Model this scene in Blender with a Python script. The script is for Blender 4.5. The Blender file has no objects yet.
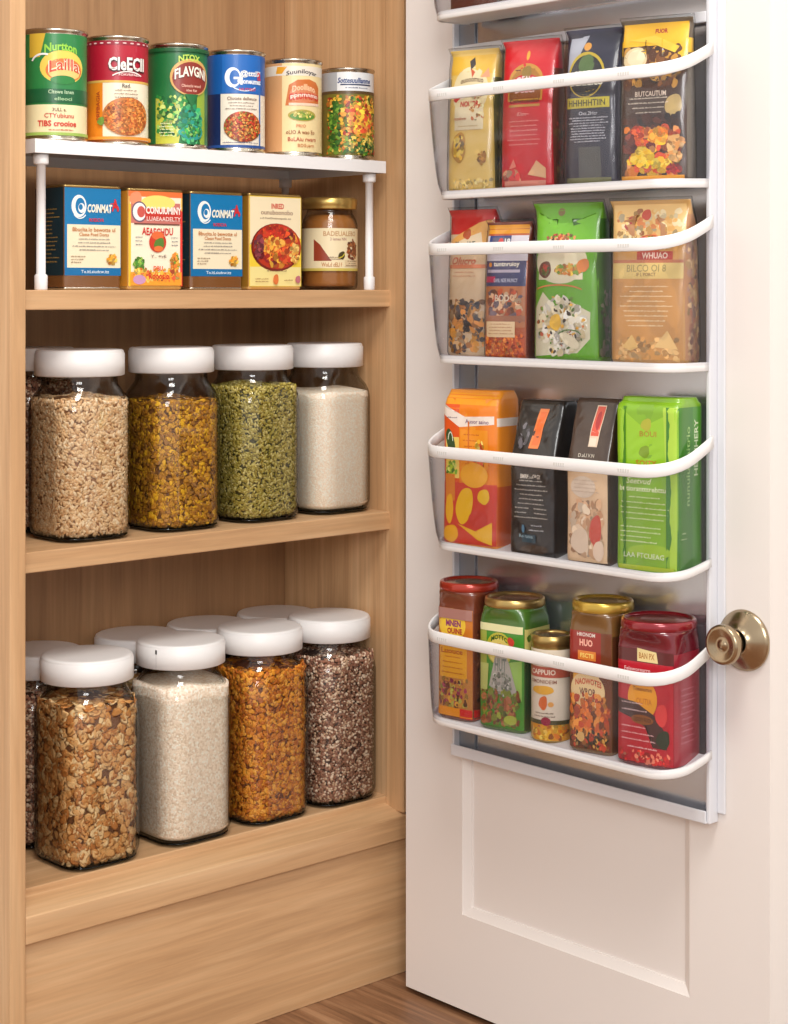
import bpy, math, random
import numpy as np
from mathutils import Vector
PI = math.pi
sc = bpy.context.scene
COL = sc.collection
MM = .001

# ------------------------------------------------------------------ materials
def lin(c):
    out = []
    for v in c[:3]:
        v = v / 255.
        out.append(v / 12.92 if v <= .04045 else ((v + .055) / 1.055) ** 2.4)
    return (*out, 1)
_mats = {}
def mat(name, rgb, rough=.5, metal=0., coat=0., bump=0., bscale=200, spec=.5, coat_rough=.08):
    if name in _mats: return _mats[name]
    m = bpy.data.materials.new(name); m.use_nodes = True
    nt = m.node_tree; b = nt.nodes['Principled BSDF']
    b.inputs['Base Color'].default_value = lin(rgb)
    b.inputs['Roughness'].default_value = rough
    b.inputs['Metallic'].default_value = metal
    b.inputs['Specular IOR Level'].default_value = spec
    b.inputs['Coat Weight'].default_value = coat
    b.inputs['Coat Roughness'].default_value = coat_rough
    if bump:
        tc = nt.nodes.new('ShaderNodeTexCoord'); n = nt.nodes.new('ShaderNodeTexNoise'); n.inputs['Scale'].default_value = bscale
        n.inputs['Detail'].default_value = 3
        bp = nt.nodes.new('ShaderNodeBump'); bp.inputs['Strength'].default_value = bump; bp.inputs['Distance'].default_value = .002
        nt.links.new(tc.outputs['Object'], n.inputs['Vector']); nt.links.new(n.outputs['Fac'], bp.inputs['Height'])
        nt.links.new(bp.outputs['Normal'], b.inputs['Normal'])
    _mats[name] = m
    return m
def ink(rgb, film=False):
    """a printing ink; film: printed on glossy plastic film"""
    k = 'ink_%d_%d_%d%s' % (*rgb, '_film' if film else '')
    return mat(k, rgb, .33 if film else .42, coat=.7 if film else .12, coat_rough=.12)
def wood(name, axis, c0, c1, c2, scale=1., rough=.5):
    if name in _mats: return _mats[name]
    m = bpy.data.materials.new(name); m.use_nodes = True
    nt = m.node_tree; N = nt.nodes; L = nt.links; b = N['Principled BSDF']
    tc = N.new('ShaderNodeTexCoord')
    mp = N.new('ShaderNodeMapping'); s = [52., 52., 52.]; s[axis] = 2.4; mp.inputs['Scale'].default_value = [v * scale for v in s]
    L.new(tc.outputs['Object'], mp.inputs['Vector'])
    n1 = N.new('ShaderNodeTexNoise'); n1.inputs['Scale'].default_value = 1; n1.inputs['Detail'].default_value = 6; n1.inputs['Roughness'].default_value = .6; n1.inputs['Distortion'].default_value = .6
    L.new(mp.outputs[0], n1.inputs['Vector'])
    mp2 = N.new('ShaderNodeMapping'); s = [260., 260., 260.]; s[axis] = 9.; mp2.inputs['Scale'].default_value = [v * scale for v in s]
    L.new(tc.outputs['Object'], mp2.inputs['Vector'])
    n2 = N.new('ShaderNodeTexNoise'); n2.inputs['Scale'].default_value = 1; n2.inputs['Detail'].default_value = 3
    L.new(mp2.outputs[0], n2.inputs['Vector'])
    r = N.new('ShaderNodeValToRGB'); e = r.color_ramp.elements
    e[0].position = .3; e[0].color = lin(c0); e[1].position = .72; e[1].color = lin(c2)
    mid = r.color_ramp.elements.new(.5); mid.color = lin(c1)
    L.new(n1.outputs['Fac'], r.inputs['Fac'])
    mr = N.new('ShaderNodeMapRange'); mr.inputs['From Min'].default_value = .35; mr.inputs['From Max'].default_value = .7
    mr.inputs['To Min'].default_value = .93; mr.inputs['To Max'].default_value = 1.05
    L.new(n2.outputs['Fac'], mr.inputs['Value'])
    mx = N.new('ShaderNodeVectorMath'); mx.operation = 'SCALE'
    L.new(r.outputs['Color'], mx.inputs[0]); L.new(mr.outputs['Result'], mx.inputs['Scale'])
    L.new(mx.outputs[0], b.inputs['Base Color'])
    b.inputs['Roughness'].default_value = rough
    bp = N.new('ShaderNodeBump'); bp.inputs['Strength'].default_value = .12; bp.inputs['Distance'].default_value = .001
    L.new(n2.outputs['Fac'], bp.inputs['Height']); L.new(bp.outputs['Normal'], b.inputs['Normal'])
    _mats[name] = m
    return m
def clear(name, tint, edge, refl=1.0, rough=.03, ior=1.45, haze=0., hazecol=(255,255,255)):
    """thin clear glass or plastic: transmits, reflects by Fresnel, a little darker where seen edge on"""
    if name in _mats: return _mats[name]
    m = bpy.data.materials.new(name); m.use_nodes = True
    nt = m.node_tree; N = nt.nodes; L = nt.links; N.remove(N['Principled BSDF'])
    out = N['Material Output']
    lw = N.new('ShaderNodeLayerWeight'); lw.inputs['Blend'].default_value = .5      # Facing = 1 - |cos|
    mc = N.new('ShaderNodeMixRGB'); mc.inputs[1].default_value = lin(tint); mc.inputs[2].default_value = lin(edge)
    pw = N.new('ShaderNodeMath'); pw.operation = 'POWER'; pw.inputs[1].default_value = 2.5
    L.new(lw.outputs['Facing'], pw.inputs[0]); L.new(pw.outputs[0], mc.inputs[0])
    tr = N.new('ShaderNodeBsdfTransparent'); L.new(mc.outputs[0], tr.inputs['Color'])
    gl = N.new('ShaderNodeBsdfGlossy'); gl.inputs['Roughness'].default_value = rough
    f0 = ((ior - 1)/(ior + 1))**2                                                    # Schlick reflectance, same from both sides
    p5 = N.new('ShaderNodeMath'); p5.operation = 'POWER'; p5.inputs[1].default_value = 5; L.new(lw.outputs['Facing'], p5.inputs[0])
    ml = N.new('ShaderNodeMath'); ml.operation = 'MULTIPLY_ADD'; ml.inputs[1].default_value = (1-f0)*refl; ml.inputs[2].default_value = f0*refl
    L.new(p5.outputs[0], ml.inputs[0])
    ms = N.new('ShaderNodeMixShader'); L.new(ml.outputs[0], ms.inputs[0]); L.new(tr.outputs[0], ms.inputs[1]); L.new(gl.outputs[0], ms.inputs[2])
    last = ms
    if haze:
        df = N.new('ShaderNodeBsdfDiffuse'); df.inputs['Color'].default_value = lin(hazecol)
        m2 = N.new('ShaderNodeMixShader'); m2.inputs[0].default_value = haze
        L.new(ms.outputs[0], m2.inputs[1]); L.new(df.outputs[0], m2.inputs[2]); last = m2
    L.new(last.outputs[0], out.inputs['Surface'])
    _mats[name] = m
    return m
def speckle(name, cols, scale, rough=.7, bump=.5, dist=.001):
    """grainy food: voronoi cells picked from a few colours"""
    if name in _mats: return _mats[name]
    m = bpy.data.materials.new(name); m.use_nodes = True
    nt = m.node_tree; N = nt.nodes; L = nt.links; b = N['Principled BSDF']
    tc = N.new('ShaderNodeTexCoord'); v = N.new('ShaderNodeTexVoronoi'); v.inputs['Scale'].default_value = scale
    L.new(tc.outputs['Object'], v.inputs['Vector'])
    sx = N.new('ShaderNodeSeparateXYZ'); L.new(v.outputs['Color'], sx.inputs[0])
    r = N.new('ShaderNodeValToRGB'); r.color_ramp.interpolation = 'CONSTANT'
    e = r.color_ramp.elements; e[0].position = 0; e[0].color = lin(cols[0]); e[1].position = 1. / len(cols); e[1].color = lin(cols[1 % len(cols)])
    for i in range(2, len(cols)):
        q = e.new(i / len(cols)); q.color = lin(cols[i])
    L.new(sx.outputs[0], r.inputs['Fac']); L.new(r.outputs['Color'], b.inputs['Base Color'])
    bp = N.new('ShaderNodeBump'); bp.inputs['Strength'].default_value = bump; bp.inputs['Distance'].default_value = dist; bp.invert = True
    L.new(v.outputs['Distance'], bp.inputs['Height']); L.new(bp.outputs['Normal'], b.inputs['Normal'])
    b.inputs['Roughness'].default_value = rough
    _mats[name] = m
    return m

OAK = [(186,144,102), (205,163,119), (219,181,138)]
oak_v = wood('oak_upright', 2, *OAK); oak_h = wood('oak_shelf', 0, *OAK)
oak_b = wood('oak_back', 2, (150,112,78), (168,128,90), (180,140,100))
WHITE = mat('white_enamel', (240,238,238), .35)
FRAME = mat('frame_enamel', (224,225,230), .32)
PLASTIC = mat('white_plastic', (238,236,235), .4)
DOORW = mat('door_paint', (236,229,224), .45, bump=.05, bscale=90)
WALLW = mat('wall_paint', (236,232,226), .7, bump=.08, bscale=120)
ALU = mat('brushed_metal', (200,202,208), .24, metal=.85, bump=.02, bscale=40)
ALU2 = mat('metal_side', (150,154,162), .4, metal=.5)
TIN = mat('tin_metal', (205,196,180), .25, metal=1.)
GOLD = mat('gold_metal', (222,190,112), .3, metal=.85)
GOLD2 = mat('dull_gold_metal', (190,160,100), .3, metal=.9)
NICKEL = mat('brushed_nickel', (176,156,128), .24, metal=1.)
GLASS = clear('jar_glass', (252,252,251), (120,122,118), 1.0)
GBASE = clear('jar_glass_base', (170,174,166), (70,74,70), 1.0, rough=.08)
BASKET = clear('clear_basket_plastic', (251,251,252), (196,196,202), .55, rough=.06, haze=.005, hazecol=(235,235,240))
FILM = clear('clear_film', (251,251,250), (120,120,116), .6, rough=.10)

# ------------------------------------------------------------------ mesh helpers
class MB:
    def __init__(s): s.v = []; s.f = []; s.m = []; s.mats = []; s.sm = []
    def mi(s, m):
        if m not in s.mats: s.mats.append(m)
        return s.mats.index(m)
    def add(s, verts, faces, m, smooth=False):
        o = len(s.v); i = s.mi(m); s.v.extend([tuple(p) for p in verts])
        for f in faces: s.f.append([k + o for k in f]); s.m.append(i); s.sm.append(smooth)
    def box(s, x0, x1, y0, y1, z0, z1, m):
        s.add([(x0,y0,z0),(x1,y0,z0),(x1,y1,z0),(x0,y1,z0),(x0,y0,z1),(x1,y0,z1),(x1,y1,z1),(x0,y1,z1)],
              [(0,3,2,1),(4,5,6,7),(0,1,5,4),(1,2,6,5),(2,3,7,6),(3,0,4,7)], m)
    def lathe(s, prof, m, c=(0,0), n=48, axis='z', o=(0,0,0)):
        vs = []; fs = []
        for r, z in prof:
            for k in range(n):
                a = 2 * PI * k / n
                if axis == 'z': vs.append((c[0] + r * math.cos(a), c[1] + r * math.sin(a), z))
                else: vs.append((o[0] + r * math.cos(a), o[1] - z, o[2] + r * math.sin(a)))   # axis -Y outwards
        for i in range(len(prof) - 1):
            for k in range(n):
                fs.append((i*n + k, i*n + (k+1) % n, (i+1)*n + (k+1) % n, (i+1)*n + k))
        if axis != 'z': fs = [f[::-1] for f in fs]
        s.add(vs, fs, m, True)
    def loft(s, rings, m, cap=(True, True), smooth=True):
        n = len(rings[0]); vs = [p for r in rings for p in r]; fs = []
        for i in range(len(rings) - 1):
            for k in range(n): fs.append((i*n + k, i*n + (k+1) % n, (i+1)*n + (k+1) % n, (i+1)*n + k))
        if cap[0]: fs.append(tuple(range(n))[::-1])
        if cap[1]: fs.append(tuple(range((len(rings)-1)*n, len(rings)*n)))
        s.add(vs, fs, m, smooth)
    def build(s, name, parent=None, bevel=0, seg=2):
        me = bpy.data.meshes.new(name); me.from_pydata(s.v, [], s.f)
        for m in s.mats: me.materials.append(m)
        me.polygons.foreach_set('material_index', s.m); me.polygons.foreach_set('use_smooth', s.sm)
        me.update()
        o = bpy.data.objects.new(name, me); COL.objects.link(o)
        if parent: o.parent = parent
        if bevel:
            b = o.modifiers.new('bevel', 'BEVEL'); b.width = bevel; b.segments = seg; b.limit_method = 'ANGLE'; b.angle_limit = .6
        return o
def thing(name, label, cat, loc=(0,0,0), rz=0, group=None):
    o = bpy.data.objects.new(name, None); o.empty_display_size = .03; COL.objects.link(o)
    o.location = loc; o.rotation_euler = (0, 0, rz); o['label'] = label; o['category'] = cat
    if group: o['group'] = group
    return o
def tag(o, label, cat, group=None, kind=None):
    o['label'] = label; o['category'] = cat
    if group: o['group'] = group
    if kind: o['kind'] = kind
    return o
def struct(mb, name, bevel=0):
    o = mb.build(name, None, bevel); o['kind'] = 'structure'; return o
def rrect(hx, hy, r, z, cx=0, cy=0, n=6):
    pts = []
    for qx, qy, a0 in ((1,-1,-PI/2), (1,1,0), (-1,1,PI/2), (-1,-1,PI)):
        for k in range(n + 1):
            a = a0 + PI/2 * k / n
            pts.append((cx + qx*(hx - r) + r*math.cos(a), cy + qy*(hy - r) + r*math.sin(a), z))
    return pts
def sm(t): t = max(0, min(1, t)); return t*t*(3 - 2*t)
def interp(keys, t):
    for i in range(len(keys) - 1):
        a, b = keys[i], keys[i+1]
        if t <= b[0]:
            q = (t - a[0]) / max(1e-9, b[0] - a[0]); q = .3*sm(q) + .7*max(0, min(1, q)); return tuple(a[j] + (b[j] - a[j]) * q for j in range(1, len(a)))
    return tuple(keys[-1][1:])

# ------------------------------------------------------------------ printed artwork on a surface
_txt = {}
def glyphs(s, bold=.012):
    k = (s, bold)
    if k in _txt: return _txt[k]
    cu = bpy.data.curves.new('t', 'FONT'); cu.body = s; cu.align_x = 'CENTER'; cu.offset = bold; cu.resolution_u = 2
    o = bpy.data.objects.new('t', cu); COL.objects.link(o)
    dg = bpy.context.evaluated_depsgraph_get(); me = bpy.data.meshes.new_from_object(o.evaluated_get(dg))
    V = [(v.co.x, v.co.y) for v in me.vertices]; Fc = [tuple(p.vertices) for p in me.polygons]
    bpy.data.objects.remove(o); bpy.data.curves.remove(cu); bpy.data.meshes.remove(me)
    if V:
        x0 = min(v[0] for v in V); x1 = max(v[0] for v in V); y0 = min(v[1] for v in V); y1 = max(v[1] for v in V)
        V = [((x - (x0+x1)/2), (y - (y0+y1)/2)) for x, y in V]
        _txt[k] = (V, Fc, x1 - x0, y1 - y0)
    else: _txt[k] = ([], [], 1, 1)
    return _txt[k]
class Print:
    """surf(u, v, lift) -> point; all sizes in millimetres"""
    def __init__(s, surf, film=False, base=.12):
        s.surf = surf; s.mb = MB(); s.film = film; s.l = base; s.tiny = False
    def ink(s, c): return c if not isinstance(c, tuple) else ink(c, s.film)
    def up(s, d=.05): s.l += d
    def put(s, V, Fc, c, lift=None):
        l = s.l if lift is None else lift
        s.mb.add([s.surf(u*MM, v*MM, l*MM) for u, v in V], Fc, s.ink(c), True)
    def rect(s, u0, v0, u1, v1, c, step=2.5):
        nu = max(1, int(math.ceil(abs(u1-u0)/step))); nv = max(1, int(math.ceil(abs(v1-v0)/step)))
        V = [(u0 + (u1-u0)*i/nu, v0 + (v1-v0)*j/nv) for j in range(nv+1) for i in range(nu+1)]
        Fc = [(j*(nu+1)+i, j*(nu+1)+i+1, (j+1)*(nu+1)+i+1, (j+1)*(nu+1)+i) for j in range(nv) for i in range(nu)]
        s.put(V, Fc, c); s.up()
    def ell(s, cu, cv, ru, rv, c, a0=0, a1=2*PI, irr=0, seed=0, rot=0):
        rn = random.Random(seed); n = 10 if max(ru, rv) < 3 else 28; nr = max(1, int(math.ceil(max(ru, rv)/3.)))
        full = a1 - a0 > 6.28
        ph = [rn.uniform(0, 6.28) for _ in range(3)]
        cr, sr = math.cos(rot), math.sin(rot)
        def P(t, k):
            a = a0 + (a1-a0)*k/n
            w = 1 + irr*(math.sin(2*a+ph[0]) * .5 + math.sin(3*a+ph[1]) * .4 + math.sin(5*a+ph[2]) * .25)
            x, y = ru*t*w*math.cos(a), rv*t*w*math.sin(a)
            return (cu + x*cr - y*sr, cv + x*sr + y*cr)
        V = [(cu, cv)]; m = n if full else n + 1
        for j in range(1, nr+1): V += [P(j/nr, k) for k in range(m)]
        Fc = []
        for k in range(n):
            k2 = (k+1) % m
            Fc.append((0, 1+k, 1+k2))
            for j in range(nr-1): Fc.append((1+j*m+k, 1+(j+1)*m+k, 1+(j+1)*m+k2, 1+j*m+k2))
        s.put(V, Fc, c); s.up(.065 if not s.tiny else .0022)
    def arcband(s, cu, cv, ru, rv, wdt, c, a0, a1, n=24):
        V = []; 
        for k in range(n+1):
            a = a0 + (a1-a0)*k/n
            V += [(cu+ru*math.cos(a), cv+rv*math.sin(a)), (cu+(ru+wdt)*math.cos(a), cv+(rv+wdt)*math.sin(a))]
        s.put(V, [(2*k, 2*k+1, 2*k+3, 2*k+2) for k in range(n)], c); s.up()
    def poly(s, pts, c):
        cx = sum(p[0] for p in pts)/len(pts); cy = sum(p[1] for p in pts)/len(pts)
        P = []
        for i in range(len(pts)):
            a, b = pts[i], pts[(i+1) % len(pts)]; n = max(1, int(math.hypot(b[0]-a[0], b[1]-a[1])/2.5))
            P += [(a[0]+(b[0]-a[0])*k/n, a[1]+(b[1]-a[1])*k/n) for k in range(n)]
        R = max(math.hypot(p[0]-cx, p[1]-cy) for p in P); nr = max(1, int(math.ceil(R/3))); m = len(P)
        V = [(cx, cy)] + [(cx+(p[0]-cx)*j/nr, cy+(p[1]-cy)*j/nr) for j in range(1, nr+1) for p in P]
        Fc = []
        for k in range(m):
            k2 = (k+1) % m; Fc.append((0, 1+k, 1+k2))
            for j in range(nr-1): Fc.append((1+j*m+k, 1+(j+1)*m+k, 1+(j+1)*m+k2, 1+j*m+k2))
        s.put(V, Fc, c); s.up()
    def text(s, t, cu, cv, h, c, w=None, arc=0, rot=0, bold=.012, slant=0):
        V, Fc, tw, th = glyphs(t, bold)
        sy = h/th; sx = (w/tw) if w else sy
        cr, sr = math.cos(rot), math.sin(rot); out = []
        W = tw*sx/2
        for x, y in V:
            x, y = x*sx + slant*y*sy, y*sy
            y2 = y + arc*(1 - (x/W)**2) if arc else y
            out.append((cu + x*cr - y2*sr, cv + x*sr + y2*cr))
        s.put(out, Fc, c, s.l + .06); s.up(.04)
    def lines(s, u0, v0, u1, v1, n, c, seed=1, th=.45, center=True):
        """lines of fine print too small to read"""
        rn = random.Random(seed); l = s.l + .05; p = (v1 - v0)/n
        for i in range(n):
            y = v1 - (i+.5)*p; full = (u1-u0)*rn.uniform(.6, 1.); x = (u0+u1)/2 - full/2 if center else u0; end = x + full
            while x < end:
                w = rn.uniform(1.2, 4.5); w = min(w, end - x)
                t = min(th*p, 1.1)
                k = x
                while k < x + w:      # letter-like strokes
                    lw = rn.uniform(.45, .8); hh = t*rn.choice((.7, .7, 1, 1.15))
                    s.put([(k, y-t/2), (k+lw, y-t/2), (k+lw, y-t/2+hh), (k, y-t/2+hh)], [(0,1,2,3)], c, l); k += lw + .22
                x += w + .9
        s.up()
    def food(s, cu, cv, ru, rv, cols, n, size, seed=0, rect=False, asp=.6, irr=.22):
        rn = random.Random(seed); k = 0; tries = 0; size *= .68; n = int(n*2.1); s.tiny = True
        while k < n and tries < n*4:
            tries += 1
            a, b = rn.uniform(-1, 1), rn.uniform(-1, 1)
            if not rect and a*a + b*b > 1: continue
            q = size*rn.uniform(.55, 1.2); k += 1
            a *= max(0, 1 - q/ru*.7); b *= max(0, 1 - q/rv*.5)
            cc = rn.choice(cols); dk = rn.choice((.72, .88, 1, 1, 1.1)); cc = tuple(int(min(255, max(0, round(x_*dk)))) for x_ in cc)
            s.ell(cu + a*ru, cv + b*rv, q, q*rn.uniform(asp, 1), cc, irr=irr, seed=rn.random(), rot=rn.uniform(0, 3.1))
        s.tiny = False
    def build(s, name, parent): return s.mb.build(name, parent)

def cyl_surf(r, phi0=0, c=(0,0)):
    def f(u, v, l):
        a = -PI/2 + phi0 + u/r
        return (c[0] + (r+l)*math.cos(a), c[1] + (r+l)*math.sin(a), v)
    return f
# a soft box: half width, front y and back y given per height; super-elliptic section
class Soft:
    def __init__(s, h, keys, n=6, wr=0., seed=0, cy=0, freq=1.):
        """keys: (t, half width, front depth, back depth, exponent)"""
        s.h = h; s.keys = keys; s.wr = wr; rn = random.Random(seed)
        s.ph = [(rn.uniform(60, 170)*freq, rn.uniform(40, 150)*freq, rn.uniform(0, 6)) for _ in range(4)]
    def k(s, t): return interp(s.keys, t)
    def wob(s, a, b):
        return s.wr*(sum(math.sin(fx*a + fy*b + p) for fx, fy, p in s.ph)/4 + .13*sum(math.sin(3.7*fx*a - 4.1*fy*b + 2*p) for fx, fy, p in s.ph)/2)
    def front(s, u, v, l):
        a, yf, yb, e = s.k(v/s.h); q = min(.999, abs(u)/a); m = (yf+yb)/2; d = (yb-yf)/2
        y = m - d*(1 - q**e)**(1/e) - s.wob(u, v)*(1-q**3) - l
        return (u, y, v)
    def left(s, u, v, l):       # the -X side; u runs front to back centred on the section
        a, yf, yb, e = s.k(v/s.h); m = (yf+yb)/2; d = (yb-yf)/2; q = min(.999, abs(u)/d)
        return (-a*(1 - q**e)**(1/e) - l, m - u, v)
    def right(s, u, v, l):
        a, yf, yb, e = s.k(v/s.h); m = (yf+yb)/2; d = (yb-yf)/2; q = min(.999, abs(u)/d)
        return (a*(1 - q**e)**(1/e) + l, m + u, v)
    def body(s, m, nv=110, nu=44, t0=0, t1=1, mb=None, mtop=None):
        mb = mb or MB(); rings = []
        for j in range(nv+1):
            t = t0 + (t1-t0)*j/nv; a, yf, yb, e = s.k(t); mid = (yf+yb)/2; d = (yb-yf)/2; v = t*s.h; ring = []
            N = 4*nu
            for k in range(N):
                th = 2*PI*(k+.5)/N - PI/2 - PI/4
                # uniform-ish walk round the superellipse by angle with power map
                c, sn = math.cos(th), math.sin(th)
                x = a*math.copysign(abs(c)**(2/e), c); y = d*math.copysign(abs(sn)**(2/e), sn)
                q = min(1, abs(x)/a)
                if y < 0: y -= s.wob(x, v)*(1-q**3)*min(1, abs(y)/d)
                else: y += s.wob(x+.3, v)*(1-q**3)*.6*min(1, abs(y)/d)
                ring.append((x, mid+y, v))
            rings.append(ring)
        mb.loft(rings, m); return mb

# ================================================================== ROOM
f = MB(); f.box(-3.2, .045, -3.0, .26, -.02, 0, wood('floor_wood', 1, (92,62,42), (140,100,70), (176,136,102), 1.2, .42)); struct(f, 'floor')
w = MB(); w.box(-3.2, .12, .26, .34, -.02, 2.5, WALLW); struct(w, 'wall_back')
w = MB(); w.box(.045, .12, -3.0, .26, -.02, 2.5, WALLW); struct(w, 'wall_right')

# ------------------------------------------------------------------ cabinet
cab = thing('pantry_cabinet', 'open light oak pantry cabinet with shelves, standing left of the white door', 'cabinet', (-.25, .12, 0))
def part(name, boxes, m, bevel=.0012, parent=cab):
    b = MB()
    for q in boxes:
        x0, x1, y0, y1, z0, z1 = q; o = parent.location
        b.box(x0-o.x, x1-o.x, y0-o.y, y1-o.y, z0-o.z, z1-o.z, m)
    return b.build(name, parent, bevel)
CT = 1.42
part('side_panel', [(-.5246, -.5069, 0, .2427, 0, CT)], oak_v)
part('side_panel', [(0, .02, .0313, .2427, 0, CT)], oak_v)
part('corner_post', [(-.0022, .02, .0003, .0312, .1900, CT)], oak_v, .0008)
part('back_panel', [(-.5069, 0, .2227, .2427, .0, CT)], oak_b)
part('top_panel', [(-.5069, 0, .0, .2227, CT-.02, CT)], oak_h)
part('shelf', [(-.5069, -.0003, .0243, .2227, .7823, .8023)], oak_h)
part('shelf', [(-.5069, -.0003, .0243, .2227, .5197, .5407)], oak_h)
part('plinth', [(-.5069, .0199, .0070, .0225, 0, .1592)], oak_h)
# bottom shelf: raised board with a sloping ledge in front
b = MB(); o = cab.location
sec = [(.2225,.172),(.2225,.2035),(.0313,.2035),(.0313,.1955),(0,.1868),(0,.1595),(.03,.1595),(.03,.172)]
vs = [(x-o.x, y-o.y, z) for x in (-.5069, .0199) for y, z in sec]; n = len(sec)
fs = [(i, i+n, (i+1) % n + n, (i+1) % n) for i in range(n)] + [tuple(range(n)), tuple(range(2*n-1, n-1, -1))]
b.add(vs, fs, oak_h); b.build('bottom_shelf', cab, .0012)

# ------------------------------------------------------------------ door
XD = -.034
d = MB(); Y0, Y1 = -.5392, -.0383; PZ0, PZ1, PY0, PY1 = .112, 1.36, -.4445, -.1295; DT = 1.5
d.box(XD, .001, PY1, Y1, .007, DT, DOORW); d.box(XD, .001, Y0, PY0, .007, DT, DOORW)
d.box(XD, .001, PY0, PY1, .007, PZ0, DOORW); d.box(XD, .001, PY0, PY1, PZ1, DT, DOORW)
d.box(XD+.008, -.002, PY0, PY1, PZ0, PZ1, DOORW)
# sloping moulding round the panel
iy0, iy1, iz0, iz1 = PY0+.009, PY1-.009, PZ0+.009, PZ1-.009; e = .0008
vs = [(XD+e,PY0,PZ0),(XD+e,PY1,PZ0),(XD+e,PY1,PZ1),(XD+e,PY0,PZ1),(XD+.0055,iy0,iz0),(XD+.0055,iy1,iz0),(XD+.0055,iy1,iz1),(XD+.0055,iy0,iz1),
      (XD+.008,iy0,iz0),(XD+.008,iy1,iz0),(XD+.008,iy1,iz1),(XD+.008,iy0,iz1)]
d.add(vs, [(i, (i+1) % 4, (i+1) % 4 + 4, i+4) for i in range(4)] + [(4+i, 4+(i+1) % 4, 8+(i+1) % 4, 8+i) for i in range(4)], DOORW)
door = struct(d, 'door_1')
kn = MB(); KO = (0, 0, 0)
ko = bpy.data.objects.new('door_knob', None); 
rose = MB(); rose.lathe([(.0, 0), (.0285, 0), (.0292, .0015), (.0285, .0035), (.0262, .005), (.018, .0105), (.0125, .013), (.0118, .0145)], NICKEL, axis='y')
ob = rose.build('knob_rosette', door); ob.location = (XD, -.5106, .4703); ob.rotation_euler = (0, 0, -PI/2)
kn.lathe([(.0100, .0125), (.0100, .020), (.0108, .0222), (.0150, .0250), (.0180, .0285), (.0192, .0325), (.0186, .0362), (.0168, .0382), (.0140, .0376), (.0085, .0350), (.0045, .0344), (.0040, .0354), (.0022, .0360), (0, .0361)], NICKEL, axis='y')
ob = kn.build('knob', door); ob.location = (XD, -.5106, .4703); ob.rotation_euler = (0, 0, -PI/2)

# ------------------------------------------------------------------ white riser rack
rk = thing('shelf_riser', 'white metal riser rack on the upper shelf carrying the tin cans', 'rack', (-.2463, .11, .8023))
def rl(x, y): return (x + .2463, y - .11)
b = MB(); x0, y0 = rl(-.4846, .02); x1, y1 = rl(-.0120, .2)
b.box(x0, x1, y0, y0+.0015, .1372, .1512, WHITE); b.box(x0, x1, y1-.0015, y1, .1372, .1512, WHITE)
b.box(x0, x0+.0015, y0+.0015, y1-.0015, .1372, .1512, WHITE); b.box(x1-.0015, x1, y0+.0015, y1-.0015, .1372, .1512, WHITE)
b.box(x0+.0015, x1-.0015, y0+.0015, y1-.0015, .1482, .1512, WHITE); b.build('top_plate', rk)
for px, py in ((-.4705, .032), (-.0275, .032), (-.4705, .188), (-.0275, .188)):
    lx, ly = rl(px, py); b = MB()
    b.lathe([(0, .0), (.0062, 0), (.0066, .001), (.0066, .0145), (.0058, .0155), (.0047, .016), (.0047, .126), (.0072, .1265), (.0078, .1275), (.0078, .1372), (.0, .1372)], WHITE, c=(lx, ly), n=24)
    b.build('leg', rk)

# ================================================================== STORAGE JARS
LIDP = PLASTIC
def jar_parts(root, s, H, lid_r, lid_h, rc=.026):
    hs = s/2; hl = H - lid_h
    def prof(ins):
        R = []
        for z, k, r in ((.0012, .78, .85), (.003, .90, .95), (.007, .965, 1), (.014, 1, 1), (hl-.036, 1, 1), (hl-.028, .985, 1.05), (hl-.021, .95, 1.15), (hl-.015, .90, 1.3), (hl-.009, .87, 1.5), (hl-.004, .86, 1.6), (hl+.002, .86, 1.6)):
            h = hs*k - ins; R.append(rrect(h, h, min(rc*r, h*.98), z + (ins if z < .01 else 0)))
        return R
    g = MB(); g.loft(prof(0), GLASS, cap=(True, False)); g.loft([q[::-1] for q in prof(.0018)], GLASS, cap=(False, False))
    body = g.build('glass_body', root)
    g = MB(); g.loft([rrect(hs*.78, hs*.78, rc*.8, .0005), rrect(hs*.905, hs*.905, rc*.95, .0022), rrect(hs*.95, hs*.95, rc, .0042), rrect(hs*.90, hs*.90, rc*.95, .0048)], GBASE, cap=(True, True))
    g.build('thick_base', body)
    l = MB(); r = lid_r; z0 = hl
    l.lathe([(0, z0), (r-.002, z0), (r, z0+.001), (r, H-.0042), (r-.0009, H-.0036), (r-.0009, H-.0024), (r-.0016, H-.0010), (r-.0032, H-.0002), (r-.006, H), (0, H+.0001)], LIDP, n=64)
    l.build('lid', root)
_ico = None
def ico():
    t = (1+5**.5)/2
    v = np.array([(-1,t,0),(1,t,0),(-1,-t,0),(1,-t,0),(0,-1,t),(0,1,t),(0,-1,-t),(0,1,-t),(t,0,-1),(t,0,1),(-t,0,-1),(-t,0,1)], float); v /= np.linalg.norm(v[0])
    f = np.array([(0,11,5),(0,5,1),(0,1,7),(0,7,10),(0,10,11),(1,5,9),(5,11,4),(11,10,2),(10,7,6),(7,1,8),(3,9,4),(3,4,2),(3,2,6),(3,6,8),(3,8,9),(4,9,5),(2,4,11),(6,2,10),(8,6,7),(9,8,1)])
    return v, f
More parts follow.
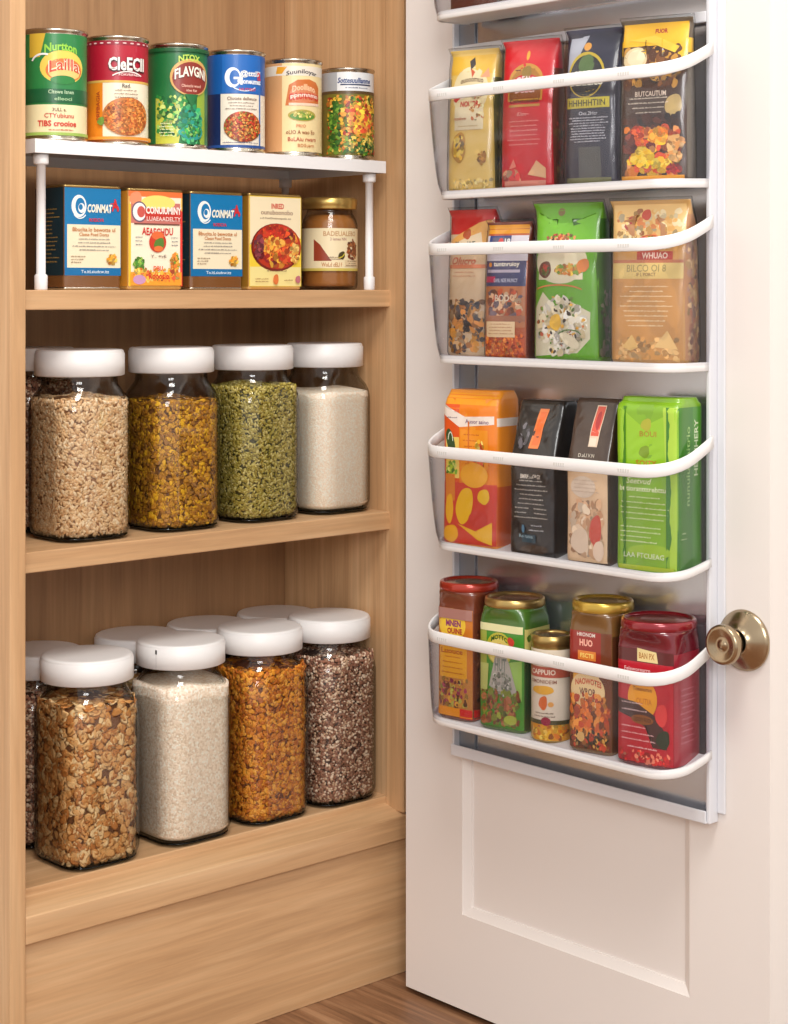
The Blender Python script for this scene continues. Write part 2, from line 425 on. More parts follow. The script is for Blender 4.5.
def oat_tmpl():
    # a curled flake with a crease: low dome with a notch
    n = 9; v = [(0, 0, -.1)]
    for k in range(n):
        a = 2*PI*k/n; v.append((.55*math.cos(a), .42*math.sin(a), .42 if k % 4 else .1))
    for k in range(n):
        a = 2*PI*k/n; r = 1 + .12*math.sin(3*a); v.append((r*math.cos(a), .82*r*math.sin(a), .38*math.sin(2*a+.6)))
    v += [(0, 0, -.25)]
    f = []
    for k in range(n):
        j = (k+1) % n; f += [(0, 1+k, 1+j), (1+k, 1+n+k, 1+n+j), (1+k, 1+n+j, 1+j), (2*n+1, 1+n+j, 1+n+k)]
    return np.array(v), np.array(f)
def scatter(name, s, z0, z1, sizes, cols, dens, tmpl, flat=.6, seed=1, core=(150,110,70), rc=.025, mound=.004, backdens=.35, corescale=260, smooth=True, rough=.6):
    """grains pressed against the glass: one mesh of thousands of grains round a core"""
    rng = np.random.default_rng(seed); hs = s/2 - .0024
    mb = MB(); a, bb, cc = sizes; gap = cc*1.3
    h = hs - gap
    mcore = mat(name + '_core', core, .8)
    rings = [rrect(h*.8, h*.8, rc*.8, z0), rrect(h*.94, h*.94, rc, z0+.004), rrect(h, h, rc, z0+.01), rrect(h, h, rc, z1-.004), rrect(h*.9, h*.9, rc*.9, z1-.001), rrect(h*.4, h*.4, rc*.4, z1+mound*.7)]
    mb.loft(rings, mcore)
    # sample the perimeter and the top
    tv, tf = tmpl; V = []; F = []; MI = []; off = 0
    per = rrect(1, 1, 1, 0)
    L = 2*hs - 2*rc; arc = PI/2*rc; side = L + arc; area = side*(z1-z0)
    P = []; Nn = []
    def addside(nx, ny, dn):
        k = int(area*dn)
        t = rng.uniform(-side/2, side/2, k); z = rng.uniform(z0+.001, z1, k)
        # straight + half corner arcs either side
        flat_ = np.clip(t, -L/2, L/2); ang = (t - flat_)/rc
        tx, ty = -ny, nx
        n = np.stack([nx*np.cos(ang)+tx*np.sin(ang), ny*np.cos(ang)+ty*np.sin(ang), 0*ang], 1)
        c = np.stack([nx*(hs-rc)+tx*flat_, ny*(hs-rc)+ty*flat_, z], 1)
        shr = np.clip((z - z0)/.009, 0, 1)**.5*.16+.84
        p = c + n*(rc - rng.uniform(cc*.6, cc*1.5, k))[:, None]; p[:, :2] *= shr[:, None]
        P.append(p); Nn.append(n)
    addside(0, -1, dens); addside(-1, 0, dens); addside(1, 0, dens*backdens); addside(0, 1, dens*backdens)
    k = int((2*hs)**2*dens*1.1); xy = rng.uniform(-hs*.97, hs*.97, (k, 2)); rr = np.max(np.abs(xy), 1)/hs
    ok = ~((np.abs(xy[:, 0]) > hs-rc*.8) & (np.abs(xy[:, 1]) > hs-rc*.8)); xy = xy[ok]; rr = rr[ok]
    zt = z1 - .001 + mound*(1-rr) + rng.uniform(-.001, .0015, len(xy)) + .0025*np.sin(xy[:, 0]*90+seed)*np.cos(xy[:, 1]*70)
    P.append(np.column_stack([xy, zt])); Nn.append(np.tile([0, 0, 1.], (len(xy), 1)))
    P = np.concatenate(P); Nn = np.concatenate(Nn); K = len(P)
    Nn = Nn + rng.normal(0, 1-flat, (K, 3))*.6; Nn /= np.linalg.norm(Nn, axis=1)[:, None]
    T = rng.normal(0, 1, (K, 3)); T -= (T*Nn).sum(1)[:, None]*Nn; T /= np.linalg.norm(T, axis=1)[:, None]; B = np.cross(Nn, T)
    sc_ = rng.uniform(.7, 1.2, K)
    W = tv[None]*np.array([a, bb, cc])*sc_[:, None, None]
    W = W[:, :, 0:1]*T[:, None] + W[:, :, 1:2]*B[:, None] + W[:, :, 2:3]*Nn[:, None] + P[:, None]
    # keep inside the glass
    nv = len(tv); W = W.reshape(-1, 3); lim = hs + .0006
    W[:, :2] = np.clip(W[:, :2], -lim, lim); W[:, 2] = np.maximum(W[:, 2], z0 - .001)
    FF = (tf[None] + (np.arange(K)*nv)[:, None, None]).reshape(-1, 3)
    base = len(mb.v)
    me = bpy.data.meshes.new(name)
    allv = np.concatenate([np.array(mb.v), W]); 
    nf0 = len(mb.f); nl0 = sum(len(x) for x in mb.f)
    loops = np.concatenate([np.array([i for x in mb.f for i in x]), (FF + base).ravel()])
    starts = np.concatenate([np.cumsum([0] + [len(x) for x in mb.f])[:-1], nl0 + 3*np.arange(len(FF))])
    me.vertices.add(len(allv)); me.vertices.foreach_set('co', allv.ravel())
    me.loops.add(len(loops)); me.loops.foreach_set('vertex_index', loops.astype(np.int32))
    me.polygons.add(len(starts)); me.polygons.foreach_set('loop_start', starts.astype(np.int32))
    me.materials.append(mcore)
    for i, c in enumerate(cols): me.materials.append(mat('%s_grain_%d' % (name, i), c, rough, spec=.35))
    pick = rng.integers(1, len(cols)+1, K)
    mi = np.concatenate([np.zeros(nf0, int), np.repeat(pick, len(tf))])
    me.polygons.foreach_set('material_index', mi.astype(np.int32))
    me.polygons.foreach_set('use_smooth', np.full(len(starts), smooth))
    me.update(calc_edges=True); me.validate()
    o = bpy.data.objects.new(name, me); COL.objects.link(o); return o
def powder(name, s, z0, z1, cols, scale, rc=.025, seed=1, mound=.004):
    hs = s/2 - .0022; mb = MB(); m = speckle(name+'_grains', cols, scale, .8, .6, .0008)
    rings = []
    for z, k in ((z0, .8), (z0+.002, .93), (z0+.006, .99), (z0+.01, 1)): rings.append(rrect(hs*k, hs*k, rc*k, z, n=8))
    nz = 12
    for j in range(1, nz): rings.append(rrect(hs, hs, rc, z0+.01 + (z1-z0-.012)*j/nz, n=8))
    for q, k in ((0, 1), (.4, .96), (.6, .8), (.8, .55), (1, .25)):
        ring = rrect(hs*k, hs*k, rc*k, z1 + mound*q, n=8)
        rings.append([(x, y, z + .003*math.sin(x*75+seed)*math.cos(y*60+seed)) for x, y, z in ring])
    mb.loft(rings, m); return mb.build(name)
ICO = ico(); OAT = oat_tmpl()
def contents(kind, s, z0, z1, seed):
    if kind == 'barley': return scatter('barley_grains', s, z0, z1, (.0036,.0016,.0012), [(240,206,162),(230,190,142),(248,222,184),(212,166,118),(236,198,150)], 190000, ICO, .75, seed, (150,104,66))
    if kind == 'flakes_yellow': return scatter('golden_flakes', s, z0, z1, (.0040,.0031,.0012), [(206,146,42),(182,124,44),(222,164,48),(166,114,50),(244,188,44),(196,136,40)], 105000, OAT, .72, seed, (110,66,18))
    if kind == 'green': return scatter('green_pellets', s, z0, z1, (.0026,.0012,.0011), [(172,156,70),(196,180,98),(150,134,52),(212,196,124),(166,146,60)], 240000, ICO, .8, seed, (70,64,22))
    if kind == 'oats': return scatter('rolled_oats', s, z0, z1, (.0058,.0050,.0020), [(226,172,108),(208,144,78),(244,210,156),(190,122,60),(236,190,130),(222,164,98)], 50000, OAT, .76, seed, (110,66,32), smooth=True)
    if kind == 'amber': return scatter('amber_flakes', s, z0, z1, (.0041,.0033,.0013), [(234,152,52),(220,134,44),(246,176,72),(200,114,36),(240,162,50),(188,104,38)], 100000, OAT, .72, seed, (112,54,14), rough=.4)
    if kind == 'seeds': return scatter('brown_seeds', s, z0, z1, (.0021,.0017,.0013), [(150,102,80),(172,126,102),(124,84,66),(214,180,150),(158,112,90),(240,216,192)], 260000, ICO, .8, seed, (66,42,32), rough=.35)
    if kind == 'sugar': return powder('white_sugar', s, z0, z1, [(255,240,220),(250,228,204),(255,248,234),(252,234,212)], 620, seed=seed)
    if kind == 'rice': return powder('white_rice', s, z0, z1, [(255,238,218),(244,224,200),(255,248,234),(250,230,208),(232,208,182)], 520, seed=seed)
JG = 'glass storage jars on the middle shelf'; KG = 'glass storage jars on the bottom shelf'
MID = [(-.391, 'barley', .147, 'large glass jar of pale barley grains on the middle shelf, beside the left post', 'pale barley grains filling the leftmost jar of the middle shelf'),
       (-.273, 'flakes_yellow', .141, 'glass jar of golden brown flakes on the middle shelf, beside the barley', 'golden brown flakes inside the middle shelf jar next to the barley'),
       (-.160, 'green', .153, 'glass jar of small green pellets on the middle shelf', 'small olive green pellets inside a middle shelf jar'),
       (-.0515, 'sugar', .142, 'glass jar of fine white sugar on the middle shelf, by the right wall', 'fine white sugar inside the rightmost jar of the middle shelf')]
for i, (x, kd, top, lab, lc) in enumerate(MID):
    r = thing('storage_jar', lab, 'jar', (x, .085, .5407), 0, JG); jar_parts(r, .092, .199, .0472 if i < 3 else .0460, .0278)
    c = contents(kd, .092, .0055, top, i+1); c.location = (x, .085, .5407); tag(c, lc, 'dry food', kind='stuff')
LOW = [(-.3885, 'oats', .169, 'front jar of rolled oats on the bottom shelf, beside the left post', 'rolled oats filling the leftmost front jar of the bottom shelf'),
       (-.2675, 'rice', .169, 'front jar of white rice on the bottom shelf, between oats and amber flakes', 'white rice inside the front jar between oats and amber flakes'),
       (-.1570, 'amber', .172, 'glass jar of amber flakes at the front of the bottom shelf', 'amber orange flakes inside a front jar on the bottom shelf'),
       (-.0530, 'seeds', .173, 'glass jar of small brown seeds on the bottom shelf, by the right wall', 'small brown seeds inside the rightmost front jar of the bottom shelf')]
lowc = []
for i, (x, kd, top, lab, lc) in enumerate(LOW):
    r = thing('storage_jar', lab, 'jar', (x, .0750, .2035), 0, KG); jar_parts(r, .094, .2155, .0490, .0262)
    if kd == 'rice':
        q = MB(); rr = .0493
        a = math.radians(-158); q.add([(rr*math.cos(a+e), rr*math.sin(a+e), z) for z in (.2065, .2110) for e in (-.022, .022)], [(0,1,3,2)], mat('black_mark', (40,34,32), .5))
        q.add([(rr*math.cos(a+e), rr*math.sin(a+e), z) for z in (.190, .2065) for e in (-.004, .004)], [(0,1,3,2)], mat('grey_seam', (176,172,170), .5))
        q.build('lid_mark', r)
    c = contents(kd, .094, .0055, top, i+11); c.location = (x, .0750, .2035); tag(c, lc, 'dry food', kind='stuff'); lowc.append(c)
# second row behind
BACK = [(-.3885, 3, 'white lidded glass jar on the bottom shelf, behind the rolled oats jar', 'brown seeds in the jar behind the oats'),
        (-.2675, 0, 'white lidded glass jar on the bottom shelf, behind the white rice jar', 'rolled oats in the jar behind the white rice'),
        (-.1570, 2, 'white lidded glass jar on the bottom shelf, behind the amber flakes jar', 'amber flakes in the jar behind the front amber flakes jar'),
        (-.0530, 1, 'white lidded glass jar on the bottom shelf, behind the brown seeds jar', 'white rice in the jar behind the brown seeds')]
proto = thing('storage_jar', BACK[0][2], 'jar', (BACK[0][0], .1735, .2035), 0, KG); jar_parts(proto, .094, .2060, .0490, .0255)
def copy_tree(o, parent=None):
    c = o.copy(); COL.objects.link(c); c.parent = parent
    for ch in [q for q in bpy.data.objects if q.parent == o]: copy_tree(ch, c)
    return c
for i, (x, ci, lab, lc) in enumerate(BACK):
    r = proto if i == 0 else copy_tree(proto)
    x += .0105 if i == 1 else 0; r.location = (x, .1735, .2035); r['label'] = lab
    c = lowc[ci].copy(); COL.objects.link(c); c.location = (x, .1735, .2035); c.scale = (1, 1, .96); tag(c, lc, 'dry food', kind='stuff')
r = copy_tree(proto); r.location = (-.391, .1775, .5407); r.scale = (.91, .91, .199/.2060); r['label'] = 'glass jar with white lid behind the barley jar on the middle shelf'; r['group'] = JG
c = lowc[3].copy(); COL.objects.link(c); c.location = (-.391, .1775, .5407); c.scale = (.91, .91, .93); tag(c, 'brown seeds in the jar behind the barley', 'dry food', kind='stuff')

# ================================================================== TIN CANS
CG = 'tin cans on the white riser'
def can(x, r, h, lab, art, phi=-27, wrap=(240,230,210)):
    t = thing('food_can', lab, 'can', (x, .0195+r, .9535), 0, CG)
    b = MB(); p = [(0, .002), (r-.003, .002), (r-.002, 0), (r, 0), (r+.0004, .0012), (r, .0024), (r-.0012, .0032), (r-.0012, .005)]
    z = h - .0052
    p += [(r-.0012, z), (r-.0012, h-.0038), (r, h-.0028), (r+.0005, h-.0012), (r, h), (r-.002, h), (r-.003, h-.004), (0, h-.004)]
    b.lathe(p, TIN, n=64); b.build('can_body', t)
    P = Print(cyl_surf(r-.0009, math.radians(phi)), base=0)
    W = math.pi*(r-.0009)*1000
    P.rect(-W, 5.0, W, h*1000-5.2, wrap, 3)
    art(P, h*1000-5.2, W); P.build('label', t)
G1=(34,120,62); G2=(18,92,50); CR=(240,228,196); RD=(196,30,40); YL=(240,196,60)
def c1(P, T, W):
    P.rect(-W, 36, W, T, (38,128,66)); P.poly([(-31,T),(-31,84),(-18,84),(-12,T)], (214,178,60)); P.rect(-W, 5, W, 36, (238,226,180))
    P.ell(6, 74, 24, 17, (232,206,90)); P.ell(8, 71, 20, 12, (222,120,60)); P.ell(8, 68, 17, 7, (236,200,120))
    P.text('Nurtton', 4, 92, 9, (150,210,70), 34, arc=3, bold=.03); P.text('Lailla', 8, 74, 12, (250,238,210), 34, arc=3, bold=.04); P.text('Lailla', 8, 74, 12, (206,70,40), 32, arc=3)
    P.ell(6, 61, 13, 4.5, (40,130,60)); P.rect(-W, 38, W, 52, (16,92,52)); P.arcband(-14, 78, 12, 8, 2, (240,240,240), 1.2, 2.9)
    P.text('Cltewe Isnen', 4, 49, 4, (190,220,180), 26); P.text('elleoci', 6, 42, 3.5, (170,210,160), 18); P.text('3ULL a.', 2, 31, 3.6, (110,60,40), 14)
    P.text('CTYubiunu', 2, 25, 4.6, (196,60,50), 30); P.text('TIBS crooioe', 0, 17, 6, (206,52,44), 40, bold=.03); P.lines(-14, 8, 22, 13, 1, (190,60,50), 3)
    P.rect(-W, 5, W, 8, (160,190,90))
def c2(P, T, W):
    P.rect(-W, 5, W, 68, (244,232,206)); P.rect(-W, 5, -19, 68, (236,140,32)); P.rect(-W, 66, W, T, (178,22,48)); P.rect(-W, T-5, W, T, (150,20,44))
    P.rect(-W, 64, W, 66.5, (226,180,90))
    for k in range(12): P.ell(-44+8*k, T-2.6, 2.2, .8, (230,190,190))
    P.text('CleECII', 7.5, 83, 15.5, (60,16,24), 41, bold=.07); P.text('CleECII', 7.5, 83.6, 14, (246,240,232), 40, bold=.03)
    P.arcband(8, 58, 24, 17, 1.2, (246,230,226), .9, 2.3); P.text('FOAVRIFAEIA', 10, 72.5, 2.6, (246,220,216), 24)
    P.text('Rad.', 6, 61, 4, (60,50,50), 9); P.lines(-8, 47, 20, 58, 3, (120,90,70), 5)
    P.ell(7, 29, 26, 20, (196,120,58)); P.food(7, 29, 25, 19, [(222,132,56),(206,110,44),(236,158,80),(186,92,40),(228,146,66)], 230, 2.6, 7, asp=.35)
    P.text('PRPBAGIA', -23, 40, 4, (170,60,30), 30, rot=PI/2); P.ell(-20, 24, 4, 4, (110,150,60), irr=.2)
    P.rect(-W, 5, W, 8, (236,150,50))
def c3(P, T, W):
    P.rect(-W, 5, W, T, (28,112,58)); P.poly([(-31,5),(-31,54),(-8,50),(0,30),(-4,5)], (196,196,70)); P.poly([(30,5),(30,66),(18,62),(16,30),(22,5)], (150,180,60))
    P.food(-10, 35, 20, 22, [(40,130,60),(70,160,70),(24,100,52),(150,190,90),(200,214,120)], 90, 4, 4, rect=True)
    P.food(10, 26, 15, 22, [(30,130,80),(50,170,110),(20,110,70),(90,190,120),(32,150,130)], 120, 4, 9)
    P.ell(11, 17, 13, 8, (40,150,140)); P.food(11, 18, 12, 7, [(60,170,80),(140,190,90),(30,120,60)], 40, 2.5, 10)
    P.ell(10, 76, 23, 20, (214,170,96)); P.ell(10, 75, 20.5, 17.5, (140,44,32)); P.poly([(2,58),(18,58),(10,44)], (24,110,56))
    P.text('NTOX', 8, 95, 7, (190,220,90), 24, arc=2, bold=.03)
    P.text('FLAVGNI', 10, 78, 12, (70,16,16), 37, arc=4, bold=.06); P.text('FLAVGNI', 10, 78.5, 11, (248,240,222), 36, arc=4, bold=.03)
    P.text('Oboucie wood', 10, 67, 3.4, (240,190,170), 22); P.text('itlet fiat', 10, 62, 2.6, (240,190,170), 12)
    P.lines(-26, 12, -8, 28, 5, (230,236,190), 3); P.rect(-W, T-4, W, T, (20,90,46))
def c4(P, T, W):
    P.rect(-W, 5, W, 66, (240,230,212)); P.rect(-W, 5, -23, T, (26,44,92)); P.rect(-W, 64, W, T, (24,92,170)); P.rect(-W, 5, W, 8, (40,80,150))
    P.rect(-21, 65, 26, T-1, (30,104,186)); P.rect(23.5, 8, 26, 66, (60,110,180))
    P.ell(-9, 82, 9, 11, (240,244,248)); P.ell(-7, 82, 5.5, 8, (30,104,186)); P.rect(-8, 80, 2, 82.5, (240,244,248)); P.rect(-1, 74, 2, 82, (240,244,248))
    P.text('@tttllll', 12, 86, 8, (240,240,236), 26, bold=.03); P.text('Cioneumaz', 11, 78, 6, (230,236,244), 30, bold=.04); P.text('a', 23, 84, 9, (206,50,60), 6)
    P.arcband(4, 86, 20, 18, 1.2, (220,234,250), 4.0, 5.4); P.text('NUTIEST', 8, 69, 3, (220,60,70), 20)
    P.text('Cliotate dellwuce', 2, 59, 3.6, (120,84,60), 34); P.lines(-20, 46, 22, 56, 3, (130,110,100), 8)
    P.ell(3, 28, 22, 17, (150,80,40)); P.food(3, 28, 21.5, 16.5, [(206,70,40),(226,140,60),(120,130,50),(180,50,34),(234,176,90),(196,96,44)], 260, 2.1, 12)
    P.lines(-20, 9, 20, 12, 1, (60,60,110), 2)
def c5(P, T, W):
    P.rect(-W, 5, W, T, (236,214,160)); P.rect(-W, 5, -20, T, (214,160,110)); P.rect(-W, T-14, W, T-3, (232,222,206)); P.poly([(-26,T-4),(-14,T-4),(-20,T-12),(-28,T-12)], (230,160,40))
    P.text('Suuniloyar', 4, 92, 6.5, (56,50,60), 38, arc=3, bold=.02)
    P.poly([(-16,57),(27,57),(27,78),(22,84),(12,87),(-2,86),(-12,80)], (204,112,50)); P.ell(6, 70, 17, 10, (214,130,90))
    P.text('Doolllano', 6, 75, 7, (246,206,160), 28, arc=3, bold=.02); P.text('CULONNUNO', 7, 66, 8, (200,40,36), 38, arc=2, bold=.03); P.text('ppnmnmn', 7, 66, 4.6, (250,236,220), 34, arc=2)
    P.rect(-12, 57, 27, 60, (236,206,180)); P.ell(4, 46, 17, 6.5, (176,160,70)); P.ell(4, 45, 15, 4.5, (90,140,50)); P.food(4, 47, 13, 4, [(200,190,90),(150,170,70),(228,210,130)], 26, 2.2, 5)
    P.text('PRIO', 2, 34, 3.4, (206,120,80), 11); P.text('oLIO A wao Eo', 2, 27, 4.4, (150,80,40), 34); P.text('BuLAiu rwarn', 4, 19, 4.6, (180,70,50), 34); P.text('BD5uarn', 8, 12, 3.6, (190,110,60), 20)
def c6(P, T, W):
    P.rect(-W, 5, W, T, (120,110,40)); P.rect(-W, T-22, W, T, (226,228,230)); P.rect(-W, T-22, -20, T, (170,172,176)); P.rect(-W, T-25, W, T-21.5, (92,70,40))
    P.text('Sottesuullianme', 2, T-9.5, 6.5, (24,56,120), 42, bold=.03, slant=.2); P.rect(-16, T-15.2, 24, T-13.6, (40,50,90)); P.lines(-14, T-20, 22, T-16, 1, (60,70,110), 9)
    P.food(0, 40, 34, 34, [(226,180,50),(206,120,40),(70,120,40),(240,204,90),(190,60,40),(120,150,50),(222,150,60)], 260, 4.2, 21, rect=True)
    P.food(8, 48, 17, 20, [(244,206,70),(236,176,60),(214,84,50),(232,140,70)], 90, 4.2, 5)
    P.food(-22, 40, 8, 30, [(70,120,36),(40,90,30),(110,150,50)], 40, 4, 3); P.food(10, 16, 22, 10, [(60,110,50),(110,140,60),(220,190,90),(40,80,40)], 60, 3, 8)
can(-.4415, .0335, 0.1130, 'green and cream tin can on the riser, next to the left post', c1)
can(-.3655, .0335, 0.1130, 'tin can with a crimson band over a photo of orange noodles', c2)
can(-.2875, .0330, 0.1125, 'green tin can with a brown oval badge and green vegetables', c3)
can(-.2085, .0335, 0.1125, 'blue and white tin can showing a heap of red and orange lentils', c4, wrap=(24,92,170))
can(-.1255, .0335, 0.1100, 'cream tin can with an orange brown arched badge', c5)
can(-.0445, .0318, 0.1065, 'tin can with white band over mixed vegetables, at the riser right end', c6)

# ================================================================== SQUARE TINS AND SAUCE JAR UNDER THE RISER
BG = 'square tins under the riser'
BRN = mat('brown_sauce_seen_in_glass', (126,80,38), .15, coat=.8)
def tin(x0, x1, h, lab, art, col, depth=.056, y=.04, low=(120,78,42), side=None, bottom=15):
    w = x1 - x0; t = thing('food_tin', lab, 'tin', ((x0+x1)/2, y+depth/2, .8023), 0, BG)
    hw, hd = w/2, depth/2
    b = MB(); b.loft([rrect(hw-.002, hd-.002, .003, 0), rrect(hw, hd, .004, .0015), rrect(hw, hd, .004, h-.003), rrect(hw-.0005, hd-.0005, .004, h-.0022)], mat('tin_low_%d' % low[0], low, .2, coat=.8), smooth=False)
    b.build('tin_body', t)
    b = MB(); b.loft([rrect(hw+.0004, hd+.0004, .0042, h-.003), rrect(hw+.0006, hd+.0006, .0044, h-.0012), rrect(hw-.0004, hd-.0004, .004, h), rrect(hw-.002, hd-.002, .003, h), rrect(hw-.003, hd-.003, .003, h-.003)], GOLD2); b.build('rim', t)
    if bottom > 4:
        b = MB(); b.loft([rrect(hw-.001, hd-.001, .0035, .0), rrect(hw+.0005, hd+.0005, .0042, .001), rrect(hw+.0005, hd+.0005, .0042, .0022), rrect(hw, hd, .004, .003)], TIN); b.build('foot_rim', t)
    P = Print(lambda u, v, l: (u, -hd-l, v)); W = w*500-.6; H = h*1000-3
    P.rect(-W, bottom, W, H, col, 6); art(P, W, H)
    S = lambda u, v, l: (-hw-l, -u, v)
    P.surf = S; P.l = .12; D = depth*500-1
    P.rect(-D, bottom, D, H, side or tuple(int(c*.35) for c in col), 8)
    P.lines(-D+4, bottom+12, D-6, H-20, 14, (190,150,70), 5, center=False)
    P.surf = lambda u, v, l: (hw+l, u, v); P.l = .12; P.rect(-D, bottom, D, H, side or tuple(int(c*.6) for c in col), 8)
    P.build('label', t); return t
def bblue(P, W, H):
    P.rect(-W+3, 23, W-.5, H-38, (240,228,196)); P.rect(-W, 15, W, 23, (0,108,166))
    P.ell(-17, H-19, 9, 11.5, (244,244,240)); P.ell(-15.5, H-19, 5.8, 8.6, (0,118,176)); P.ell(-14, H-21, 4, 5, (244,244,240)); P.ell(-15, H-20, 2.4, 3, (0,118,176)); P.arcband(-16, H-19, 9, 12, 1.3, (230,240,244), 3.9, 5.5)
    P.text('COINMAT', 8, H-21, 9, (244,240,220), 30, bold=.04, slant=.1); P.text('A', 27, H-17, 13, (206,40,44), 9, bold=.03); P.arcband(24, H-22, 7, 6, 1, (206,40,44), 0, 2)
    P.text('ROESCVA', 4, H-33, 3.6, (206,40,60), 18, bold=.03)
    P.text('Bbuclta.lo bewotte ul', 1, H-43, 4.2, (190,110,40), 52); P.text('Claese Poed Donts', 1, H-48, 3.6, (190,110,40), 36); P.lines(-26, H-66, 28, H-51, 4, (130,120,120), 4)
    P.lines(-27, 27, -8, 36, 3, (150,120,90), 6, center=False); P.food(23, 32, 7, 6, [(240,170,50),(232,140,30),(246,196,90)], 16, 3, 2)
    P.text('To.itLsiudcw.itz', 2, 19, 3.2, (220,236,244), 34)
def bcream(P, W, H):
    P.rect(-W, 4, W, H, (244,190,90)); P.rect(-W+2, 6, W-2, H-4, (248,238,212)); P.rect(-W, H-6, W, H, (238,120,60)); P.rect(W-3, 4, W, H-20, (226,60,50)); P.rect(-W, 4, -W+3, H-14, (250,200,60))
    P.rect(-W+3, H-34, W-3, H-12, (206,120,110)); P.ell(3, H-12, 22, 8, (250,226,120)); P.ell(-W+9, H-8, 8, 7, (240,150,110), irr=.1)
    P.ell(-21, H-22, 10, 11, (110,90,110)); P.ell(-21, H-22, 8.5, 9.5, (246,240,240)); P.ell(-19, H-22, 5, 6, (206,90,80)); P.rect(-14, H-30, W-2, H-18, (200,54,44))
    P.text('CONUIUMINY', 10, H-20, 8, (250,240,230), 46, bold=.04); P.text('LUAEAADELTY', 10, H-29, 4.6, (250,220,210), 44); P.rect(-28, H-35.5, W-4, H-34, (120,70,60))
    P.text('AEAECHDU', 2, H-42, 8, (206,40,40), 40, arc=-1, bold=.02); P.lines(-28, 46, -16, 58, 3, (120,120,130), 4); P.lines(18, 46, 30, 58, 3, (120,120,130), 7)
    P.ell(2, 51, 11, 11, (206,60,40)); P.ell(2, 58, 8, 4.5, (230,110,60)); P.ell(4, 49, 7, 6, (90,130,50), irr=.2); P.ell(3, 44, 6, 3, (230,120,60))
    P.text('Y.. =vE', 3, 36, 3, (130,100,90), 20)
    P.food(-22, 27, 8, 8, [(110,170,60),(80,150,50),(150,190,80)], 22, 3.4, 3); P.food(24, 30, 7, 10, [(110,160,60),(230,130,50),(240,170,60)], 22, 3.4, 8)
    P.rect(-W+2, 5, W-2, 19, (244,160,50)); P.food(0, 16, 30, 7, [(246,190,70),(236,130,50),(250,210,110),(230,100,60)], 60, 3.4, 5, rect=True)
    P.text('DBU', 2, 23, 5, (230,90,50), 12, bold=.03); P.text('Roooslo', 3, 15, 7, (214,60,40), 26, bold=.03); P.ell(-22, 11, 8, 5, (200,150,190))
def byellow(P, W, H):
    P.rect(-W, 4, W, H, (240,206,60)); P.poly([(-W+1,H-1),(W-1,H-1),(W-1,58),(20,68),(-6,70),(-24,62),(-W+1,50)], (244,228,190)); P.rect(-W+1, 4.5, W-1, 26, (240,224,150))
    P.text('INRED', 3, H-11, 6, (206,60,40), 18, bold=.03); P.text('ounuboonobo', 2, H-18, 5.4, (150,110,90), 46); P.text('a A PomDlodooopodo oo', 0, H-25, 2.8, (120,80,60), 44)
    P.ell(1, 48, 36, 27, (120,34,24)); P.ell(2, 49, 34.5, 25.5, (186,50,26))
    P.food(2, 49, 32, 23, [(206,60,30),(226,110,40),(170,40,26),(236,150,50),(150,30,40),(240,180,60)], 130, 6, 6)
    P.food(0, 64, 19, 9, [(206,50,30),(226,80,36),(180,36,24),(214,60,34)], 60, 4.6, 31); P.food(-4, 50, 18, 10, [(240,164,56),(230,130,44),(246,184,80),(222,110,40)], 70, 4.6, 32); P.food(16, 40, 16, 10, [(222,90,40),(190,50,30),(234,120,50)], 50, 4.6, 33); P.food(26, 42, 8, 12, [(230,180,90),(214,150,60),(236,196,110)], 26, 3.4, 34); P.food(-25, 48, 8, 14, [(140,60,70),(170,80,80),(110,40,50)], 26, 3.8, 35)
    P.lines(-20, 20, 20, 23, 1, (120,90,60), 3); P.lines(-32, 8, -10, 14, 2, (170,120,70), 5); P.ell(-1, 12, 4, 5.5, (222,120,60), irr=.1); P.ell(31, 12, 4, 4, (190,110,120), irr=.1); P.lines(8, 9, 26, 13, 1, (150,100,60), 8)
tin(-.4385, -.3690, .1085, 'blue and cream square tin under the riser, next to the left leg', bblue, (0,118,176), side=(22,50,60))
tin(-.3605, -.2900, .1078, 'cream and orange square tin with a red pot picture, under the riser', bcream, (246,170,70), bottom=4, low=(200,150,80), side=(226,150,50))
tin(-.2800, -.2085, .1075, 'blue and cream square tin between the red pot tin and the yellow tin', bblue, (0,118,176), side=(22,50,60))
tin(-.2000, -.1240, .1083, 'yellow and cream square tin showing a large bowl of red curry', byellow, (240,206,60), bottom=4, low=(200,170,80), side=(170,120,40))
r = .0332; t = thing('sauce_jar', 'round glass jar of brown sauce with a gold lid under the riser', 'jar', (-.0525, .0745, .8023)); t.scale = (1, 1, 1.06)
b = MB(); b.lathe([(0, .001), (r-.004, .0), (r-.001, .002), (r, .006), (r, .072), (r-.0015, .078), (r-.0055, .0845), (r-.0065, .088), (r-.0065, .0955), (0, .0955)], clear('sauce_jar_glass', (250,248,244), (150,140,120), 1.0)); g = b.build('glass_body', t)
b = MB(); b.lathe([(0, .004), (r-.004, .004), (r-.0022, .008), (r-.0022, .071), (r-.004, .0765), (r-.0085, .083), (0, .0832)], mat('brown_sauce', (164,108,54), .35, coat=.6)); b.build('sauce', t)
b = MB(); b.lathe([(0, .0895), (r-.0015, .0895), (r-.0008, .0905), (r-.0015, .0925), (r-.0006, .0935), (r-.0006, .1005), (r-.002, .1018), (r-.0035, .1022), (0, .1015)], GOLD, n=64); b.build('lid', t)
P = Print(cyl_surf(r, math.radians(-22))); W = 62
P.rect(-W, 21, W, 68, (236,220,180)); P.rect(-W, 21, W, 24, (206,186,90)); P.text('BADEUALEBO', 4, 62, 5.5, (190,140,90), 44); P.text('3 lemes NN', 0, 56, 3.4, (170,120,110), 20)
